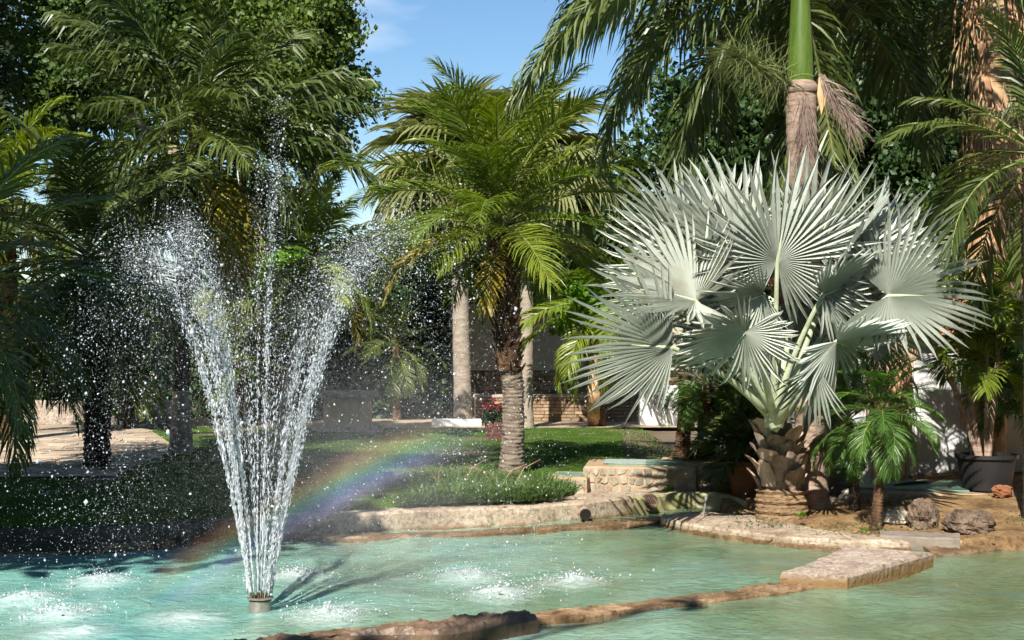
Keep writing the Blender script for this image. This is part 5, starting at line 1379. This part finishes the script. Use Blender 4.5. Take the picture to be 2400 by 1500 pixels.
for k in range(4):
    a = 2 * math.pi * k / 4 + 0.5; d = Vector((math.cos(a), math.sin(a), 0)); b0 = fc + d * 0.022 + Vector((0, 0, 0.083)); e = b0 + Vector((0, 0, 0.07))
    mb = MB(); tube(mb, [b0, e], [0.007, 0.005], 8); mb.build('nozzle', M_brass, t); NOZ.append((e, d))

ICO_V = None
def ico():
    g = (1 + 5 ** 0.5) / 2
    V = np.array([(-1, g, 0), (1, g, 0), (-1, -g, 0), (1, -g, 0), (0, -1, g), (0, 1, g), (0, -1, -g), (0, 1, -g), (g, 0, -1), (g, 0, 1), (-g, 0, -1), (-g, 0, 1)], float); V /= np.linalg.norm(V[0])
    Fc = np.array([(0, 11, 5), (0, 5, 1), (0, 1, 7), (0, 7, 10), (0, 10, 11), (1, 5, 9), (5, 11, 4), (11, 10, 2), (10, 7, 6), (7, 1, 8), (3, 9, 4), (3, 4, 2), (3, 2, 6), (3, 6, 8), (3, 8, 9), (4, 9, 5), (2, 4, 11), (6, 2, 10), (8, 6, 7), (9, 8, 1)])
    return V, Fc
OCT_V = np.array([(1, 0, 0), (-1, 0, 0), (0, 1, 0), (0, -1, 0), (0, 0, 1), (0, 0, -1)], float)
OCT_F = np.array([(0, 2, 4), (2, 1, 4), (1, 3, 4), (3, 0, 4), (2, 0, 5), (1, 2, 5), (3, 1, 5), (0, 3, 5)])
def drops(name, label, p, r, vdir, stretch, tmpl, wob=0.25, smooth=True):
    TV, TF = tmpl; n = len(p); k = len(TV)
    T = unit(vdir + 1e-6); A = unit(np.cross(T, rng.standard_normal((n, 3)))); Bv = np.cross(T, A)
    loc = TV[None] * (1 + wob * rng.standard_normal((n, k, 1)))
    sc = np.stack([r, r, r * stretch], 1)[:, None, :]
    loc = loc * sc
    V = p[:, None] + loc[:, :, 0:1] * A[:, None] + loc[:, :, 1:2] * Bv[:, None] + loc[:, :, 2:3] * T[:, None]
    Fa = (TF[None] + (np.arange(n) * k)[:, None, None]).reshape(-1, 3)
    o = put(bpy.data.objects.new(name, fast_mesh(name, V.reshape(-1, 3), Fa, M_drop, smooth)))
    return tag(o, label, 'spray', kind='stuff')

def jet_velocity(j, d):
    "outer ring leans outwards; the middle nozzles shoot higher"
    d = np.array(d)
    if j < 14:
        vr = (0.84 if d[0] < 0 else 1.0) + 0.34 * ((j * 5) % 3) / 2
        vz = 6.75 + 0.35 * ((j * 7) % 4) / 3
        v0 = np.array([d[0] * vr + 0.03, d[1] * vr * 0.75, vz])
        sidey = abs(d[0]) < 0.55
        n = 1400 if sidey else (7600 if d[0] < 0 else 6200)
        spr = 0.95 if d[0] < 0 else 1.55
        if sidey: v0[2] *= 0.93
    else:
        v0 = np.array([0.06 + 0.10 * (j % 2) + d[0] * 0.05, d[1] * 0.05, 7.35 + 0.5 * (j % 2)])
        n = 1500; spr = 0.42
    return v0, n, spr

def make_spray():
    Ps, Vs, Ts, Js = [], [], [], []
    g = 9.81
    for j, (e, d) in enumerate(NOZ):
        e = np.array(e); d = np.array(d)
        ring = j < 14
        v0, n, spr = jet_velocity(j, d)
        vz = v0[2]
        tf = 2 * vz / g
        # water leaves in pulses, so the drops travel in lumps
        nc = 70; tcn = rng.random(nc) * tf
        t_ = np.where(rng.random(n) < 0.55, tcn[rng.integers(0, nc, n)] + rng.normal(0, 0.012, n), rng.random(n) * tf)
        t_ = np.clip(t_, 0.0, tf * 1.01)
        t_ = np.where(rng.random(n) < 0.42, t_ * 0.55, t_)
        vsc = 1 + rng.normal(0, 0.022 if ring else 0.05, n)
        sig = 0.004 + 0.115 * (t_ / 1.0) ** 1.55
        jv = rng.standard_normal((n, 3)) * np.array([1.0, 0.9, 0.55])
        drift = np.zeros((n, 3)); drift[:, 0] = 0.16 * np.clip(t_ - 0.5, 0, None) ** 2 * (1.4 if d[0] > 0 else 0.4) * rng.random(n)
        p = e + v0 * (t_ * np.minimum(vsc, 1.05))[:, None] + np.array([0, 0, -0.5 * g]) * (t_ ** 2)[:, None] + jv * (sig * spr)[:, None] + drift
        v = v0 + np.array([0, 0, -g]) * t_[:, None]
        k = p[:, 2] > 0.0
        Ps.append(p[k]); Vs.append(v[k]); Ts.append(t_[k])
    p, v, t_ = np.concatenate(Ps), np.concatenate(Vs), np.concatenate(Ts)
    n = len(p)
    r = 0.00140 * np.exp(rng.normal(0, 0.60, n)) * (0.8 + 0.35 * np.clip(t_, 0, 1.4))
    r = np.where(t_ < 0.3, r * 1.15, r)
    st = np.where(t_ < 0.5, 1 + 5.5 * (0.5 - t_) / 0.5, 1.0) * rng.uniform(0.8, 1.5, n)
    drops('spray', 'white drops of the fountain jets rising and falling over the pool', p, r, v, st, (OCT_V, OCT_F), 0.15)
    # larger lumps of water, many near the tops
    m = 800; k = rng.integers(0, n, m); q = p[k] + rng.normal(0, 0.02, (m, 3))
    r2 = 0.0048 * np.exp(rng.normal(0, 0.35, m))
    drops('spray', 'larger glassy lumps of water thrown up by the fountain', q, np.clip(r2, 0.003, 0.016), rng.standard_normal((m, 3)), rng.uniform(0.7, 1.6, m), ico(), 0.28)
    # fine drizzle hanging around the jets
    m = 58000
    c = np.array([[fc.x, fc.y, 1.15]]); q = c + rng.standard_normal((m, 3)) * np.array([0.85, 0.55, 0.75])
    q[:, 0] += np.where(rng.random(m) < 0.5, 0.75, -0.1); q = q[q[:, 2] > 0.01]; m = len(q)
    drops('spray', 'fine drizzle drifting round the fountain', q, 0.00085 * np.exp(rng.normal(0, 0.45, m)), rng.standard_normal((m, 3)), np.ones(m), (OCT_V, OCT_F), 0.1)
    # splashes where the jets land
    Q = []
    for f in FOAM[:8]:
        mm = 380; a = rng.random(mm) * 2 * np.pi; rr = np.abs(rng.normal(0, 0.17, mm)); z = np.abs(rng.normal(0, 0.05, mm)) * np.exp(-rr * 3)
        Q.append(np.stack([f.x + rr * np.cos(a) * 1.3, f.y + rr * np.sin(a) * 1.2, z + 0.006], 1))
    q = np.concatenate(Q); m = len(q)
    drops('splash', 'white splashes and bubbles where the jets fall into the pool', q, 0.0038 * np.exp(rng.normal(0, 0.5, m)), rng.standard_normal((m, 3)), np.ones(m), (OCT_V, OCT_F), 0.3)
    # solid streams just above the nozzles
    for j, (e, d) in enumerate(NOZ):
        ring = j < 14
        v0 = Vector(jet_velocity(j, d)[0]); pts, rad = [], []
        for k in range(34):
            tt = 0.085 * k / 33
            q = e + v0 * tt + Vector((0, 0, -4.905 * tt * tt)); w_ = 0.5 + 0.5 * k / 33
            pts.append(q + Vector((random.gauss(0, 0.004), random.gauss(0, 0.004), 0)) * w_ ** 2); rad.append((0.0034 + 0.0022 * w_) * random.uniform(0.45, 1.25) * (1.0 if k < 26 else (34 - k) / 9))
        mb = MB(); tube(mb, pts, rad, 6, jit=0.25)
        tag(mb.build('water_jet', M_drop, smooth=True), 'thin white stream of water rising from a fountain nozzle', 'water jet', 'streams above the fountain nozzles')
make_spray()

# ------------------------------------------------------------------ mist with the rainbow
def volume_box(name, x0, x1, y0, y1, z0, z1, mat, loc, label, cat):
    mb = MB(); box(mb, x0 - loc.x, x1 - loc.x, y0 - loc.y, y1 - loc.y, z0 - loc.z, z1 - loc.z)
    o = mb.build(name, mat, None, Matrix.Translation(loc))
    return tag(o, label, cat, kind='stuff')
# circle the bow lies on: 42 degrees round the point opposite the sun, in the plane of the spray
Yr = 10.15
A_ = -to_sun
pts = []
for px in range(300, 1100, 40):
    for py in np.arange(900, 1560, 2.0):
        d = (P(px, py, Yr) - Vector((0, 0, EYE))).normalized()
        if abs(math.degrees(d.angle(A_)) - 41.2) < 0.03: q = P(px, py, Yr); pts.append((q.x, q.z)); break
pts = np.array(pts)
Am = np.stack([2 * pts[:, 0], 2 * pts[:, 1], np.ones(len(pts))], 1); bb = (pts ** 2).sum(1)
sol = np.linalg.lstsq(Am, bb, rcond=None)[0]
bc = Vector((sol[0], Yr, sol[1])); br = math.sqrt(sol[2] + sol[0] ** 2 + sol[1] ** 2)
print('BOW', bc, br, pts[:3], pts[-3:])
def vol_mat(name, bow):
    m = bpy.data.materials.new(name); m.use_nodes = True; t = m.node_tree; t.nodes.clear(); L = t.links.new
    o = N(t, 'ShaderNodeOutputMaterial'); v = N(t, 'ShaderNodeVolumeScatter'); v.inputs['Anisotropy'].default_value = -0.5
    L(v.outputs[0], o.inputs['Volume'])
    c = N(t, 'ShaderNodeTexCoord')
    def gauss(cx, cz, rx, rz, pw=1.0):
        s = N(t, 'ShaderNodeVectorMath', operation='SUBTRACT'); s.inputs[1].default_value = (cx, 0, cz); L(c.outputs['Object'], s.inputs[0])
        q = N(t, 'ShaderNodeVectorMath', operation='MULTIPLY'); q.inputs[1].default_value = (1 / rx, 0, 1 / rz); L(s.outputs[0], q.inputs[0])
        l = N(t, 'ShaderNodeVectorMath', operation='LENGTH'); L(q.outputs[0], l.inputs[0])
        k = N(t, 'ShaderNodeMapRange', interpolation_type='SMOOTHSTEP'); k.inputs['From Min'].default_value = 1.0; k.inputs['From Max'].default_value = 0.0
        L(l.outputs['Value'], k.inputs['Value']); return k.outputs[0]
    if bow:
        f = N(t, 'ShaderNodeVectorMath', operation='MULTIPLY'); f.inputs[1].default_value = (1, 0, 1); L(c.outputs['Object'], f.inputs[0])
        l = N(t, 'ShaderNodeVectorMath', operation='LENGTH'); L(f.outputs[0], l.inputs[0])
        wd = 0.31
        k = N(t, 'ShaderNodeMapRange'); k.inputs['From Min'].default_value = br - wd / 2 - 0.05; k.inputs['From Max'].default_value = br + wd / 2 + 0.05
        L(l.outputs['Value'], k.inputs['Value'])
        col = ramp(t, [(0.0, (0.42, 0.40, 0.66)), (0.18, (0.42, 0.40, 0.82)), (0.34, (0.24, 0.45, 0.95)), (0.50, (0.28, 0.78, 0.55)), (0.62, (0.80, 0.85, 0.30)), (0.76, (0.98, 0.62, 0.25)), (0.90, (0.90, 0.38, 0.22)), (1.0, (0.6, 0.25, 0.18))])
        L(k.outputs[0], col.inputs['Fac']); L(col.outputs[0], v.inputs['Color'])
        den = ramp(t, [(0.0, (0, 0, 0)), (0.22, (0.95, 0.95, 0.95)), (0.5, (0.8, 0.8, 0.8)), (0.72, (0.6, 0.6, 0.6)), (1.0, (0, 0, 0))])
        L(k.outputs[0], den.inputs['Fac'])
        e1 = gauss(-1.30 - bc.x, 0.85 - bc.z, 1.25, 1.15)
        e2 = gauss(-2.2 - bc.x, 0.15 - bc.z, 0.9, 0.7)
        w2 = N(t, 'ShaderNodeMath', operation='MULTIPLY'); w2.inputs[1].default_value = 0.55; L(e2, w2.inputs[0])
        mxx = N(t, 'ShaderNodeMath', operation='MAXIMUM'); L(e1, mxx.inputs[0]); L(w2.outputs[0], mxx.inputs[1])
        a = N(t, 'ShaderNodeMath', operation='MULTIPLY'); L(den.outputs[0], a.inputs[0]); L(mxx.outputs[0], a.inputs[1])
        pn = N(t, 'ShaderNodeTexNoise', Scale=9.0, Detail=5); L(c.outputs['Object'], pn.inputs['Vector'])
        pr = N(t, 'ShaderNodeMapRange'); pr.inputs['From Min'].default_value = 0.3; pr.inputs['From Max'].default_value = 0.65; pr.inputs['To Min'].default_value = 0.25; pr.inputs['To Max'].default_value = 1.2
        L(pn.outputs['Fac'], pr.inputs['Value'])
        pa = N(t, 'ShaderNodeMath', operation='MULTIPLY'); L(a.outputs[0], pa.inputs[0]); L(pr.outputs[0], pa.inputs[1]); a = pa
        b = N(t, 'ShaderNodeMath', operation='MULTIPLY'); b.inputs[1].default_value = 1.05; L(a.outputs[0], b.inputs[0])
        L(b.outputs[0], v.inputs['Density'])
    else:
        v.inputs['Color'].default_value = (0.93, 0.95, 1.0, 1)
        n = N(t, 'ShaderNodeTexNoise', Scale=1.6, Detail=3); L(c.outputs['Object'], n.inputs['Vector'])
        g1 = gauss(0.75, 0.95, 1.25, 1.1); g2 = gauss(-0.1, 1.2, 1.5, 1.9)
        w2 = N(t, 'ShaderNodeMath', operation='MULTIPLY'); w2.inputs[1].default_value = 0.09; L(g2, w2.inputs[0])
        mxx = N(t, 'ShaderNodeMath', operation='ADD'); L(g1, mxx.inputs[0]); L(w2.outputs[0], mxx.inputs[1])
        a = N(t, 'ShaderNodeMath', operation='MULTIPLY'); L(n.outputs['Fac'], a.inputs[0]); L(mxx.outputs[0], a.inputs[1])
        b = N(t, 'ShaderNodeMath', operation='MULTIPLY'); b.inputs[1].default_value = 0.22; L(a.outputs[0], b.inputs[0])
        L(b.outputs[0], v.inputs['Density'])
    return m
volume_box('rainbow', -3.2, 0.6, 10.15, 10.55, 0.02, 2.1, vol_mat('rainbow_mist', True), bc, 'soft rainbow arc hanging in the mist beside the fountain', 'rainbow')
volume_box('mist', -3.6, 0.8, 9.75, 10.6, 0.02, 3.4, vol_mat('spray_mist', False), Vector((fc.x, fc.y, 0)), 'pale mist drifting from the fountain jets', 'mist')
SC.cycles.volume_step_rate = 2.0
SC.cycles.volume_max_steps = 64
